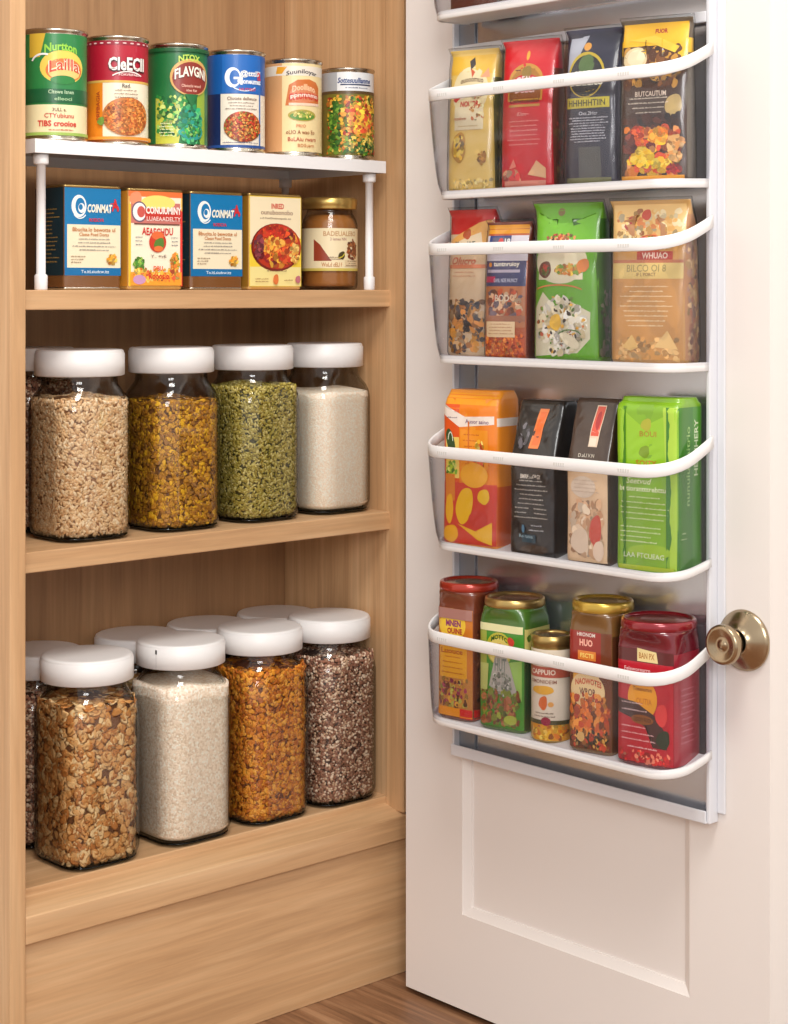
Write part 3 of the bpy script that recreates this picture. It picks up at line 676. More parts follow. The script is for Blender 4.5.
P.poly([(-30,32),(-30,56),(-22,50),(-10,34),(-8,32)], (150,60,36)); P.food(20, 44, 10, 12, [(150,80,40),(120,60,30),(176,110,60)], 40, 3.2, 4); P.ell(4, 38, 4.5, 4, (70,60,30), irr=.2); P.arcband(0, 42, 7, 6, 1, (220,200,60), 4.6, 6)
P.lines(-14, 33, 2, 37, 2, (110,70,50), 5); P.text('WoLd cELl f', -8, 28, 4.5, (190,130,80), 24); P.rect(8, 26, 31, 33, (222,200,160)); P.lines(9, 26, 30, 33, 3, (130,90,60), 9); P.build('label', t)

# ================================================================== DOOR ORGANIZER (local frame: -Y points away from the door, +X towards the knob)
OZ = .291; OC = -.303
org = thing('door_organizer', 'white framed metal organizer with clear baskets hanging on the white door', 'organizer', (XD, OC, OZ), -PI/2)
TOP = 1.44
def orgpart(name, boxes, m, bevel=.0012, parent=org):
    b = MB()
    for q in boxes: b.box(*q[:4], q[4]-OZ, q[5]-OZ, m)
    return b.build(name, parent, bevel)
orgpart('back_panel', [(-.1715, .1715, -.0035, -.0005, .296, TOP)], ALU, 0)
orgpart('side_strip', [(-.1718, -.148, -.0062, -.0037, .30, TOP)], ALU2, .0005)
orgpart('side_rail', [(-.1752, -.1722, -.014, -.0005, .291, TOP)], FRAME, .0008)
orgpart('side_rail', [(.1722, .1768, -.014, -.0005, .291, TOP), (.1768, .1862, -.0030, -.0005, .3, TOP)], FRAME, .0012)
orgpart('crossbar', [(-.1722, .1722, -.0138, -.0036, 1.0590, 1.0700)], FRAME)
orgpart('crossbar', [(-.1722, .1722, -.0138, -.0036, TOP-.012, TOP)], WHITE)
# bottom lip with turned-up corners
b = MB(); pth = []
b.box(-.1752, .1735, -.0155, -.0005, .0002, .0022, FRAME); b.box(-.1752, .1735, -.0165, -.0143, .0002, .0125, FRAME); b.build('bottom_lip', org, .0009)
def path(x0, x1, yb, yf, r, n=8):
    """U-shaped path from back left round the front to back right"""
    pts = [(x0, yb + (yf + r - yb)*k/4) for k in range(4)]
    for k in range(n+1): a = PI + PI/2*k/n; pts.append((x0 + r + r*math.cos(a), yf + r + r*math.sin(a)))
    m = 14; pts += [(x0 + r + (x1 - x0 - 2*r)*k/m, yf) for k in range(1, m)]
    for k in range(n+1): a = -PI/2 + PI/2*k/n; pts.append((x1 - r + r*math.cos(a), yf + r + r*math.sin(a)))
    pts += [(x1, yf + r + (yb - yf - r)*k/4) for k in range(1, 5)]
    return pts
def offs(p, d):
    out = []
    for i in range(len(p)):
        a = p[max(0, i-1)]; c = p[min(len(p)-1, i+1)]; tx, ty = c[0]-a[0], c[1]-a[1]; L = math.hypot(tx, ty)
        out.append((p[i][0] - ty/L*d, p[i][1] + tx/L*d))      # inwards (left of travel)
    return out
def band(p, zf, h, th, m, mb=None, r=.0007):
    mb = mb or MB(); inn = offs(p, th); rings = []
    for (x, y), (xi, yi) in zip(p, inn):
        z = zf(x, y); q = r; dx, dy = (xi-x)/th, (yi-y)/th
        prof = [(0, q), (0, h-q), (q, h), (th-q, h), (th, h-q), (th, q), (th-q, 0), (q, 0)]
        rings.append([(x + dx*a, y + dy*a, z + b_) for a, b_ in prof])
    mb.loft(rings, m); return mb
YB = -.0138; YF = -.0845
def basket(zr, zb, bl, br, byf, rise=.024, brise=0, rr=.044, rb=.024, name='basket'):
    top = path(-.1650, .1815, YB, YF, rr); bot = path(-.1660+bl, .1800-br, YB, byf, rb)
    sr = lambda y, yf: max(0, (y - yf)/(YB - yf))
    zt = lambda x, y: zr - OZ + rise*sr(y, YF)**1.4
    zbt = lambda x, y: zb - OZ + brise*sr(y, byf)**1.4
    wall = MB(); R = []
    ti = offs(top, .0010); bi = offs(bot, .0010); to = offs(top, .0002); bo = offs(bot, .0002)
    def grid(A, B, flip):
        n = len(A); nz = 8; vs = []
        for j in range(nz+1):
            q = j/nz
            for i in range(n):
                za = zt(*top[i]) + .003; zc = zbt(*bot[i]) + .004
                k = q**.55
                vs.append((B[i][0] + (A[i][0]-B[i][0])*k, B[i][1] + (A[i][1]-B[i][1])*k, zc + (za-zc)*q))
        fs = [(j*n+i, j*n+i+1, (j+1)*n+i+1, (j+1)*n+i) for j in range(nz) for i in range(n-1)]
        if flip: fs = [f_[::-1] for f_ in fs]
        wall.add(vs, fs, BASKET, True)
    grid(to, bo, False); grid(ti, bi, True)
    w_ = wall.build('clear_wall', org)
    o = band(top, zt, .0124, .0030, PLASTIC).build('basket_rim', org)
    mb = band(bot, zbt, .0088, .0026, PLASTIC)
    tray = [(x, y, zbt(x, y)+.0012) for x, y in offs(bot, .0024)]; tr2 = [(x, y, z+.0018) for x, y, z in tray]; n = len(tray)
    mb.add(tray + tr2, [tuple(range(n)), tuple(range(2*n-1, n-1, -1))] + [(n-1, 0, n, 2*n-1)], PLASTIC)
    mb.build('basket_tray', org)
    # faint moulded marks on the rim
    for k in range(4):
        x = -.1745 + .351*(.14 + .235*k); z = zr - OZ + .004
        b = MB()
        for q in range(5): b.box(x + q*.003, x + q*.003 + .0021, YF-.00025, YF, z, z+.0032, mat('pale_marks', (214,212,208), .5))
        b.build('moulded_mark', o)
basket(1.0020, .8983, .021, .004, -.073, .0255, .002)
basket(.8388, .7245, .019, .004, -.073, .0230, .0)
basket(.6253, .5270, .014, .001, -.0745, .0258, .010, rr=.042, rb=.032)
basket(.4295, .3418, .006, .0005, -.0775, .0250, .012, rr=.042, rb=.034)
basket(1.175, 1.0890, .016, .004, -.0745, .0255, .002)

# ================================================================== FOOD PACKS IN THE BASKETS
def dloc(yc, z): return (XD, yc, z)
FB = -.0400          # world x of the back of the packs
XF = -.0955          # world x of the fronts
def film(rgb): return mat('film_%d_%d_%d' % rgb, rgb, .32, coat=.8, coat_rough=.12, bump=.35, bscale=70)
# width, centre x, centre y, turn towards the room (degrees), depth, height of each pack in order along the baskets
PK = [(.0580,-.0789,-.1975,14,.036,.1530), (.0640,-.0773,-.2780,14,.038,.1550), (.0610,-.0777,-.3640,14,.038,.1570), (.0710,-.0755,-.4395,18,.030,.1590),
      (.0590,-.0678,-.1890,10,.046,.1580), (.0530,-.0865,-.2545,12,.028,.1430), (.0775,-.0742,-.3300,12,.042,.1600), (.0820,-.0707,-.4320,14,.040,.1590),
      (.0720,-.0735,-.1985,8,.044,.1650), (.0570,-.0739,-.2900,8,.050,.1580), (.0500,-.0800,-.3645,8,.034,.1630), (.0700,-.0725,-.4385,8,.048,.1680),
      (.070,-.072,-.205,5,.046,.14)]
npk = [0]
def pack(name, lab, cat, yc, z, w, h, keys, n, fronts, wr, seed, base, art, sideart=None, group=None, freq=1., t1=1):
    """a soft pack standing in a basket; the art is drawn for a w x h front and fitted to the real one"""
    w2, cx, cy, th, T, h2 = PK[npk[0]]; npk[0] += 1
    t = thing(name, lab, cat, (cx, cy, z), -PI/2 + math.radians(th), group)
    S = Soft(h2, keys(w2, T), n, wr, seed, freq=freq)
    S.body(film(base)).build('pack_body', t)
    ku, kv = w2/w, h2/h
    P = Print(lambda u, v, l: S.front(u*ku, v*kv, l), film=True, base=.40); art(P, w*500, h*1000)
    if sideart:
        kd = T/.046
        P.surf = lambda u, v, l: S.right(u*kd, v*kv, l); P.l = .40; sideart(P, h*1000)
        P.surf = lambda u, v, l: S.left(u*kd, v*kv, l); P.l = .40; sideart(P, h*1000)
    P.build('printed_front', t)
    if cat == 'pouch':      # clear outer sleeve, a little larger than the printed pouch
        g = .0024 if npk[0] <= 3 else .0014
        S2 = Soft(h2+.003, [(a, hw+g, f-.0012, b+.0006, e) for a, hw, f, b, e in keys(w2, T)], n, wr, seed+50, freq=freq)
        S2.body(FILM, nv=50, nu=20, t0=.004).build('clear_sleeve', t)
    return t
def pouch_keys(w_, T_, top=.012, lean=.004, e=5):
    def K(w, T):
        hw = w/2; f = -T/2; b = T/2
        return [(0, hw*.94, f+.006, b-.004, e), (.035, hw*.99, f+.001, b-.001, e), (.25, hw, f-.001, b, e-1.4), (.55, hw*.985, f+.0005, b-.002, e-1.4), (.85, hw*.98, f+.003+lean*.4, b-.008, e-1.2), (.955, hw*1.0, f+.004+lean, f+.004+lean+top, 3.5), (1, hw*1.03, f+.003+lean, f+.003+lean+top*.35, 3.5)]
    return K
def block_keys(w_, T_, sh=.62, ridge=.022, e=9):
    def K(w, T):
        hw = w/2; f = -T/2; b = T/2; r = min(ridge, T*.6)
        return [(0, hw*.97, f+.002, b-.001, e), (.03, hw, f, b, e), (.35, hw*.985, f+.0005, b, e), (sh, hw, f, b, e), (sh+(1-sh)*.5, hw*.99, f+r*.45, b, e-1), (.97, hw*.98, f+r*.92, b-.002, 7), (1, hw*.95, f+r+.001, b-.005, 6)]
    return K
PG = ['food pouches in the top full basket', 'food packs in the second full basket', 'food bags in the third full basket', 'square jars in the lowest basket']
BZ = [.9028, .7290, .5310, .3460]
BZ = [z + .0006 for z in BZ]

# --- basket 1
def a1(P, W, H):
    P.rect(-W*.93, 3, W*.93, H-4, (236,200,110)); P.rect(-W*.93, H-26, W*.93, H-6, (238,190,70)); P.ell(0, H-44, W*.75, 26, (240,224,180)); P.rect(-W*.6, H-84, W*.6, H-60, (240,226,188))
    P.poly([(-4,H-12),(2,H-8),(5,H-16),(0,H-22)], (50,40,40)); P.poly([(0,H-20),(6,H-24),(2,H-30)], (214,90,50)); P.poly([(14,H-30),(24,H-20),(26,H-30)], (238,170,130))
    P.text('ouooomuo', 2, H-34, 4, (110,70,50), 32, arc=2); P.text('CANSTN', 6, H-41, 4.5, (60,50,50), 32, arc=2)
    P.arcband(-4, H-62, 17, 13, 5.5, (206,40,44), .8, 2.6); P.text('LARUT', 1, H-49, 7, (246,230,210), 28, arc=2.5, bold=.03); P.text('NOUOR', 1, H-57, 6, (206,40,44), 26, bold=.03)
    P.food(12, H-62, 12, 18, [(190,140,70),(240,226,180),(200,110,60)], 14, 4, 3, asp=.4); P.text('rcotlnm', -12, H-72, 3, (190,90,60), 18); P.lines(-20, H-86, 18, H-78, 2, (200,170,120), 4)
    P.ell(-13, 48, 11, 15, (190,140,60), irr=.12); P.food(-13, 48, 9, 13, [(110,90,60),(226,180,50),(150,110,60),(240,206,90),(90,90,80)], 26, 4, 5); P.food(20, 36, 6, 10, [(190,140,60),(160,110,50)], 8, 4, 6)
    P.food(4, 10, 28, 6, [(246,220,150),(236,196,100),(240,206,120)], 30, 3, 8, rect=True)
pack('food_pouch', 'yellow pouch with red lettering, at the hinge end of the top row of packs', 'pouch', -.2035, BZ[0], .067, .150, pouch_keys(.067, .040, lean=.008), 5, None, .0010, 3, (226,190,100), a1, lambda P, H: (P.rect(-14, 6, 14, H-30, (96,90,50)), P.food(0, 50, 12, 36, [(120,100,50),(70,66,40),(150,130,70)], 20, 5, 2, rect=True)), PG[0])
def a2(P, W, H):
    P.rect(-W*.9, 3, W*.9, H-4, (214,30,44)); P.ell(-1, H-42, 20, 18, (206,150,60)); P.ell(-1, H-44, 17.5, 16, (176,120,46)); P.rect(-21, H-62, 19, H-44, (206,150,60)); P.rect(-19, H-60, 17, H-44, (150,90,50))
    P.ell(-1, H-44, 16, 9, (200,24,44)); P.ell(0, H-16, 1.8, 5, (236,170,60)); P.ell(0, H-33, 6, 6, (150,120,50), irr=.15); P.text('VREAUM', -1, H-43, 6.5, (248,226,226), 28, arc=3, bold=.03); P.text('DUECI', -1, H-51, 6, (244,210,210), 22, bold=.03); P.text('Csthetusaebal', -1, H-62, 4, (60,40,20), 34)
    P.rect(-19, H-68, 17, H-65.5, (196,140,60)); P.text('dUuro~', -2, H-75, 4, (240,170,160), 14); P.lines(-21, 44, 19, H-80, 6, (240,160,150), 5)
    P.food(-16, 14, 12, 9, [(226,150,110),(214,60,60),(236,180,140)], 16, 5, 4); P.poly([(4,16),(14,30),(24,22),(24,12)], (232,180,130)); P.poly([(-18,22),(-12,32),(-9,24)], (230,130,110)); P.rect(-24, 4, 24, 10, (222,140,120))
pack('food_pouch', 'bright red pouch with a gold arched emblem, in the top row of packs', 'pouch', -.2835, BZ[0], .064, .152, pouch_keys(.064, .046, lean=.008), 5, None, .0010, 5, (206,30,44), a2, lambda P, H: (P.rect(-16, 6, 16, H-30, (110,50,40)), P.food(0, 40, 14, 30, [(150,110,70),(90,70,50),(170,60,50)], 20, 5, 2, rect=True)), PG[0])
def a3(P, W, H):
    P.rect(-W*.93, 3, W*.93, H-4, (40,40,62)); P.poly([(-24,H-8),(-4,H-6),(-18,H-40),(-26,H-52)], (170,174,190)); P.ell(-4, H-17, 4, 4, (214,150,60)); P.ell(-4, H-44, 20, 22, (196,170,50)); P.ell(-4, H-45, 18, 20, (34,36,44)); P.ell(-4, H-34, 9, 9, (80,110,60), irr=.1)
    P.text('OENUTIAN', -4, H-42, 4.2, (220,220,210), 26); P.text('Benidico', -3, H-51, 7, (244,240,226), 36, bold=.03); P.rect(-24, H-76, 22, H-66, (206,190,50)); P.text('HHHHHTIIN', -2, H-71, 6, (60,60,30), 40, bold=.02)
    P.text('Oxs.2Hcr', 0, H-81, 3.6, (210,210,220), 20); P.lines(-23, 42, 22, H-84, 10, (206,206,216), 6, th=.5); P.rect(-10, 8, 14, 38, (84,84,84)); P.rect(-24, 4, 24, 9, (120,120,80))
pack('food_pouch', 'navy blue pouch with a gold arch and white small print, top row', 'pouch', -.3675, BZ[0], .060, .151, pouch_keys(.060, .046, lean=.008), 5, None, .0012, 8, (46,46,74), a3, None, PG[0])
def a4(P, W, H):
    P.rect(-W*.93, 3, W*.93, H-4, (74,44,30)); P.rect(-W*.93, H-26, W*.93, H-4, (240,184,30)); P.text('FUOR', 6, H-12, 4.6, (170,30,30), 12, bold=.04); P.poly([(24,H-6),(31,H-6),(31,H-44),(22,H-44)], (244,190,30))
    P.food(-2, H-46, 28, 20, [(100,56,30),(60,36,26),(206,150,60),(130,80,40)], 40, 7, 4, rect=True); P.poly([(-26,H-20),(-6,H-22),(20,H-34),(24,H-28),(0,H-16)], (240,196,60)); P.ell(-18, H-38, 12, 11, (226,204,160), irr=.08); P.ell(-17, H-37, 9, 8, (236,220,184), irr=.1)
    P.rect(-26, 66, 14, 84, (84,64,54)); P.text('BIUTCAUTUM', -2, 86, 5, (230,210,190), 30); P.lines(-24, 66, 16, 84, 4, (232,216,196), 6, th=.6); P.ell(20, 74, 8, 10, (206,176,110), irr=.12)
    P.food(0, 52, 29, 14, [(60,34,26),(90,44,30),(50,34,30)], 40, 7, 9, rect=True)
    P.food(0, 30, 27, 24, [(236,130,30),(222,80,40),(246,190,30),(190,90,40),(240,160,90),(120,40,40)], 60, 7, 14, rect=True)
    P.food(-14, 48, 8, 7, [(226,70,30),(236,100,40),(206,56,30)], 22, 4.5, 3); P.food(6, 46, 10, 8, [(242,150,30),(250,176,50),(230,120,24)], 26, 4.5, 4); P.food(-10, 26, 12, 10, [(246,200,30),(250,214,70),(236,180,20)], 30, 5, 5); P.food(9, 18, 10, 7, [(246,196,24),(226,170,30),(250,220,80)], 24, 4.5, 6); P.food(22, 34, 8, 13, [(226,170,100),(206,140,70),(240,190,120)], 24, 4.5, 7); P.food(-22, 38, 8, 10, [(110,40,36),(140,60,46),(84,30,30)], 20, 4.5, 8); P.food(20, 14, 8, 5, [(190,40,40),(150,30,36)], 12, 3, 9); P.rect(-30, 4, 30, 8, (236,160,40))
pack('food_pouch', 'dark and yellow pouch with orange food pieces, at the knob end, top row', 'pouch', -.4480, BZ[0], .067, .158, pouch_keys(.067, .046, lean=.006), 5, None, .0012, 12, (96,80,60), a4, lambda P, H: (P.rect(-16, 6, 16, H-20, (120,110,96)), P.rect(-16, H-34, 16, H-20, (244,190,30))), PG[0])
# --- basket 2
def d1(P, W, H):
    P.rect(-W*.93, 3, W*.93, H-4, (226,196,160)); P.rect(-W*.93, H-26, W*.93, H-4, (206,26,30)); P.poly([(-26,H-34),(-8,H-24),(10,H-14),(26,H-10),(26,H-44),(-26,H-44)], (240,176,90)); P.poly([(-26,H-40),(-4,H-30),(14,H-24),(18,H-46),(-26,H-46)], (244,220,186)); P.ell(-2, H-26, 5, 5, (190,80,30), irr=.2)
    P.text('Muro WF', -4, H-36, 5, (60,70,60), 24, bold=.02); P.text('utoroumi', -4, H-43, 3.4, (200,110,80), 26); P.text('Olucro', -4, H-54, 8, (206,90,60), 30, slant=.3); P.rect(-W*.9, H-62, W*.9, H-58, (222,130,90)); P.lines(-20, H-72, 14, H-64, 2, (206,140,110), 4)
    P.food(-1, 34, 24, 28, [(206,140,50),(120,86,60),(90,80,84),(222,180,130),(170,110,60),(226,150,70),(60,54,60)], 90, 6, 5, rect=True, asp=.4)
pack('food_pouch', 'red topped pouch printed with mussels, half behind the blue and white pouch', 'pouch', -.1955, BZ[1], .055, .157, pouch_keys(.055, .050, lean=.006), 5, None, .0009, 31, (196,30,34), d1, None, PG[1])
def d2(P, W, H):
    P.rect(-W*.93, 3, W*.93, H-3, (190,90,40)); P.rect(-W*.93, H-12, W*.93, H-3, (236,160,40)); P.rect(-W*.93, H-40, W*.93, H-14, (222,214,226)); P.rect(-24, H-26, 6, H-14, (54,70,130)); P.rect(-20, H-25, 4, H-16, (90,90,120)); P.ell(-8, H-20, 3.4, 3.4, (214,60,60)); P.text('18', 1, H-20, 6, (240,240,240), 8, bold=.03)
    P.rect(-W*.9, H-66, W*.9, H-40, (60,64,110)); P.text('tuntnruioy', 2, H-44, 6, (244,236,220), 34, bold=.03); P.ell(-20, H-44, 2.4, 2.4, (240,150,40)); P.rect(-24, H-52, 20, H-49, (190,180,200)); P.rect(-26, H-62, -12, H-56, (200,40,90)); P.text('GANL NDE INUNCY', 2, H-60, 4, (220,220,240), 32)
    P.rect(-W*.9, 34, W*.9, H-66, (196,120,70)); P.food(0, 56, 24, 16, [(226,180,140),(150,80,50),(206,90,50),(110,90,100),(236,200,160)], 40, 6, 7, rect=True); P.text('BOD', -2, 64, 7, (240,224,200), 20); P.rect(-W*.9, 40, W*.9, 46, (170,110,80))
    P.rect(-W*.9, 3, W*.9, 26, (206,84,26)); P.food(0, 15, 26, 12, [(226,110,30),(190,66,22),(236,140,50),(160,54,24)], 110, 3, 8, rect=True, asp=.3); P.rect(-23, 24, 16, 40, (236,206,160)); P.lines(-20, 26, 14, 39, 4, (190,130,90), 9)
pack('food_pouch', 'small blue and white pouch with orange strands, beside the red topped pouch', 'pouch', -.2545, BZ[1], .0595, .142, pouch_keys(.0595, .036, lean=.006), 5, None, .0009, 33, (120,60,50), d2, None, PG[1])
def d3(P, W, H):
    P.rect(-W*.93, 3, W*.93, H-4, (104,178,30)); P.poly([(-34,H-8),(-20,H-20),(10,H-20),(34,H-10),(34,H-40),(-34,H-40)], (124,200,50)); P.ell(-6, H-9, 4, 4, (130,110,60)); P.poly([(-34,6),(-34,54),(-24,70),(-10,56),(10,60),(30,50),(30,24),(16,10)], (230,222,190)); P.ell(-4, H-58, 30, 22, (236,226,196)); P.ell(-6, H-44, 20, 10, (240,226,200))
    P.rect(-30, H-76, 22, H-58, (238,228,198)); P.food(-4, H-34, 18, 4, [(200,80,50),(120,90,50),(230,150,90)], 16, 3, 2); P.text('TWAUNALATTI', -4, H-46, 6, (70,120,50), 34, arc=3, bold=.03)
    P.ell(-22, H-66, 8, 8, (110,60,40), irr=.1); P.food(-22, H-66, 6, 6, [(90,110,50),(190,60,40)], 10, 3, 2); P.food(6, H-66, 18, 6, [(236,200,80),(226,140,60),(120,160,60)], 34, 3.6, 4); P.ell(22, H-62, 7, 6, (222,130,60), irr=.15)
    P.arcband(-6, H-90, 30, 8, 1.5, (226,130,70), .5, 2.6)
    P.food(-2, 36, 30, 30, [(240,234,214),(226,214,180),(236,228,204),(206,190,150),(244,238,224)], 60, 6.5, 12, asp=.4)
    P.food(-2, 38, 30, 30, [(226,170,60),(220,120,50),(90,120,50),(110,150,60),(70,60,50),(190,90,60)], 30, 3.2, 17, asp=.3); P.ell(-8, 40, 7, 8, (240,190,60), irr=.1); P.ell(8, 22, 13, 5, (240,228,196), irr=.1, rot=-.6); P.arcband(8, 26, 13, 6, 1.2, (90,130,60), .3, 2.8)
pack('food_pouch', 'bright green pouch printed with white beans, in the second row', 'pouch', -.3340, BZ[1], .078, .158, pouch_keys(.078, .046, lean=.004), 5, None, .0010, 36, (104,170,34), d3, lambda P, H: (P.rect(-16, 6, 16, H-16, (60,110,34)), P.food(0, 40, 14, 34, [(120,120,90),(90,100,70),(70,120,50),(150,140,120)], 30, 6, 2, rect=True)), PG[1])
def d4(P, W, H):
    P.rect(-W*.93, 3, W*.93, H-4, (214,160,90)); P.rect(-W*.93, H-40, W*.93, H-4, (242,200,130)); P.food(0, H-28, 34, 20, [(246,224,180),(240,206,140),(236,180,100),(226,140,80)], 50, 5, 4, rect=True); P.ell(-2, H-14, 5, 5, (206,80,60), irr=.1); P.text('S', -18, H-22, 14, (180,70,70), 9, rot=-.5)
    P.ell(2, H-42, 14, 9, (206,90,40)); P.ell(2, H-40, 9, 6, (230,150,60)); P.food(2, H-38, 12, 4, [(100,130,50),(206,60,40)], 10, 2.6, 5); P.rect(-10, H-58, 26, H-49, (190,70,60)); P.text('WHUAO', 8, H-53, 6, (240,214,200), 26, bold=.03)
    P.rect(-W*.9, H-75, W*.9, H-58, (230,200,120)); P.rect(-W*.9, H-60, W*.9, H-57, (200,120,80)); P.text('BILCO OI 8', 0, H-65, 7, (170,150,90), 40); P.text('IF L PORCT', 0, H-71, 3.4, (150,110,70), 20)
    P.rect(-W*.9, 6, W*.9, H-75, (206,148,78)); P.lines(-28, 36, 28, H-80, 9, (244,222,176), 11, th=.55)
    P.food(0, 16, 33, 12, [(222,170,100),(206,150,80),(230,184,116)], 40, 4, 8, rect=True); P.poly([(-24,18),(-14,30),(-8,18),(-16,14)], (228,186,110)); P.poly([(8,18),(22,34),(32,16)], (232,190,120)); P.ell(6, 26, 3, 3, (196,140,70), irr=.1)
def d4s(P, H): P.rect(-18, 6, 18, H-14, (196,140,96)); P.food(0, 60, 16, 60, [(214,170,110),(180,110,80),(226,190,140),(170,130,110)], 60, 6, 3, rect=True)
pack('food_pouch', 'large tan pouch with cream small print, at the knob end of the second row', 'pouch', -.4335, BZ[1], .080, .158, pouch_keys(.080, .050, lean=.003, e=6), 5, None, .0010, 39, (214,166,100), d4, d4s, PG[1])
# --- basket 3
def e1(P, W, H):
    P.rect(-W*.96, 3, W*.96, H-3, (236,130,24)); P.rect(-W*.96, H-14, W*.96, H-3, (244,160,30)); P.rect(-W*.96, 3, -14, H-14, (226,84,24)); P.poly([(-38,H-14),(-38,H-24),(-14,H-36),(36,H-32),(36,H-24),(-12,H-26)], (240,226,214)); P.lines(-34, H-30, -16, H-24, 1, (120,90,110), 5)
    P.text('Auoor aaino', 12, H-30, 4, (110,60,110), 34); P.rect(-34, 66, -14, H-46, (240,206,100)); P.ell(-27, H-50, 6, 12, (50,80,40), irr=.08, rot=.4); P.arcband(-27, H-50, 3, 8, 1, (230,240,220), 0, 3); P.food(-25, 74, 9, 10, [(170,196,50),(206,214,110),(110,160,40)], 16, 4, 2)
    P.rect(-12, 76, 28, H-38, (240,150,30)); P.lines(-10, 78, 18, H-40, 6, (200,90,30), 12, th=.5); P.food(16, 90, 10, 14, [(246,190,50),(226,90,40),(240,214,120)], 18, 4.5, 9); P.text('CAUSTC', 4, 74, 5, (222,90,40), 30); P.rect(-1, 72, 1, H-30, (214,110,30)) 
    P.rect(-W*.96, 3, W*.96, 62, (214,60,40)); P.ell(8, 70, 20, 12, (240,170,40)); P.rect(-34, 44, -20, 70, (226,130,40))
    P.ell(-6, 40, 12, 18, (246,190,24), irr=.07, rot=-.3); P.ell(22, 50, 9, 7, (246,196,40), irr=.12); P.ell(-28, 36, 6, 14, (244,180,30), irr=.08); P.ell(-26, 12, 12, 8, (246,176,24), irr=.1); P.poly([(-16,22),(10,16),(34,26),(34,4),(14,8)], (246,186,24)); P.ell(14, 28, 14, 8, (206,56,44), irr=.1)
pack('food_bag', 'orange block bag with yellow fruit slices, at the hinge end, third row', 'bag', -.2070, BZ[2], .080, .152, block_keys(.080, .052, sh=.88, ridge=.008, e=9), 8, None, .0006, 51, (240,150,40), e1, lambda P, H: (P.rect(-22, 3, 22, H-8, (236,140,40)), P.rect(-22, H-34, 22, H-26, (236,220,206)), P.rect(-22, 3, 22, 60, (210,90,40))), PG[2])
def e2(P, W, H):
    P.rect(-W*.88, H-60, W*.88, H-59, (110,106,100)); P.poly([(1,H-8),(13,H-8),(7,H-46),(-6,H-46)], (240,130,66)); P.poly([(3,H-11),(11,H-11),(6,H-43),(-3,H-43)], (236,112,50)); P.food(-15, H-36, 9, 14, [(110,106,112),(70,66,70)], 6, 5, 4, asp=.3)
    P.text('BMRMIVIORGY', 0, 78, 4.4, (222,214,200), 28, bold=.03); P.lines(-24, 36, 24, 76, 9, (206,198,184), 14, th=.5); P.ell(-10, 27, 2.2, 4, (90,140,170)); P.lines(-2, 24, 18, 33, 2, (200,200,200), 3); P.rect(-12, 14, 8, 22, (36,70,84)); P.text('Ro ratua', -6, 20, 3.4, (170,200,210), 20); P.ell(6, 8, 20, 4, (70,50,34), irr=.1)
pack('coffee_bag', 'glossy black gusset bag with an orange sticker, in the third row', 'bag', -.2955, BZ[2], .065, .151, block_keys(.065, .052, sh=.60, ridge=.020, e=8), 8, None, .0011, 53, (34,30,28), e2, None, PG[2], freq=1.2)
def e3(P, W, H):
    P.rect(-W*.93, 3, W*.93, 94, (232,196,156)); P.rect(-W*.93, 88, W*.93, 96, (222,180,136)); P.text('CTC', -12, 91, 4, (150,100,70), 10); P.poly([(2,H-6),(14,H-6),(10,H-44),(-2,H-44)], (232,206,180)); P.poly([(3,H-7),(13,H-7),(10,H-34),(0,H-34)], (222,84,60)); P.ell(7, H-20, 3, 8, (180,40,40), irr=.12); P.rect(-1, H-43, 8, H-36, (236,222,200))
    P.text('D.aU.V.N', -2, 101, 3.4, (206,196,180), 20); P.ell(-4, 72, 16, 10, (226,206,184)); P.lines(-20, 66, 16, 80, 4, (206,180,156), 5)
    P.food(0, 34, 22, 26, [(226,190,150),(206,160,120),(190,140,100),(236,210,180),(222,180,140)], 60, 7, 15, rect=True); P.ell(12, 32, 8, 14, (206,70,50), irr=.15); P.ell(-8, 22, 12, 11, (230,206,180), irr=.1); P.ell(16, 14, 7, 9, (238,210,184), irr=.1)
pack('coffee_bag', 'narrow brown and beige bag with red strip, between black and green bags', 'bag', -.3665, BZ[2], .055, .153, block_keys(.055, .052, sh=.60, ridge=.020, e=8), 8, None, .0009, 57, (66,48,38), e3, None, PG[2])
def e4(P, W, H):
    P.rect(-W*.94, 3, W*.94, H-4, (126,176,22)); P.poly([(-33,H-6),(-4,H-26),(33,H-10),(33,H-60),(-33,H-60)], (146,196,30)); P.poly([(18,H-8),(32,H-8),(32,4),(26,4)], (170,206,60))
    P.ell(0, H-24, 6, 5, (170,170,40), irr=.2); P.text('BOUI', 2, H-32, 5, (170,130,30), 18); P.ell(-2, H-48, 6, 5, (120,150,20), irr=.2); P.text('SOITY', 0, H-58, 5, (196,110,30), 22); P.text('TCACCDILVANE', 0, H-66, 5, (226,234,170), 46)
    P.text('Seetvud', -8, 82, 5.4, (226,234,190), 26, slant=.3); P.text('btitiorsntttrebttu', -4, 75, 4.6, (226,234,190), 50, bold=.02); P.lines(-28, 46, 24, 70, 5, (222,232,180), 14, th=.5); P.lines(-28, 26, 22, 43, 4, (222,232,180), 19, th=.55, center=False); P.ell(4, 20, 24, 6, (150,190,30), irr=.1); P.text('LAA FTCUEAG', -2, 16, 4.6, (216,230,190), 44); P.rect(-30, 3, 30, 7, (180,196,50))
def e4s(P, H):
    P.rect(-24, 3, 24, H-8, (56,120,24)); P.rect(2, 3, 24, H-8, (70,136,30)); P.text('nunuiuuiaitrio', -6, H-60, 6, (150,190,110), 70, rot=PI/2); P.text('HEBUHERY', 8, H-44, 7, (206,220,180), 50, rot=PI/2, bold=.02); P.lines(-18, 30, -8, 40, 2, (190,210,160), 4)
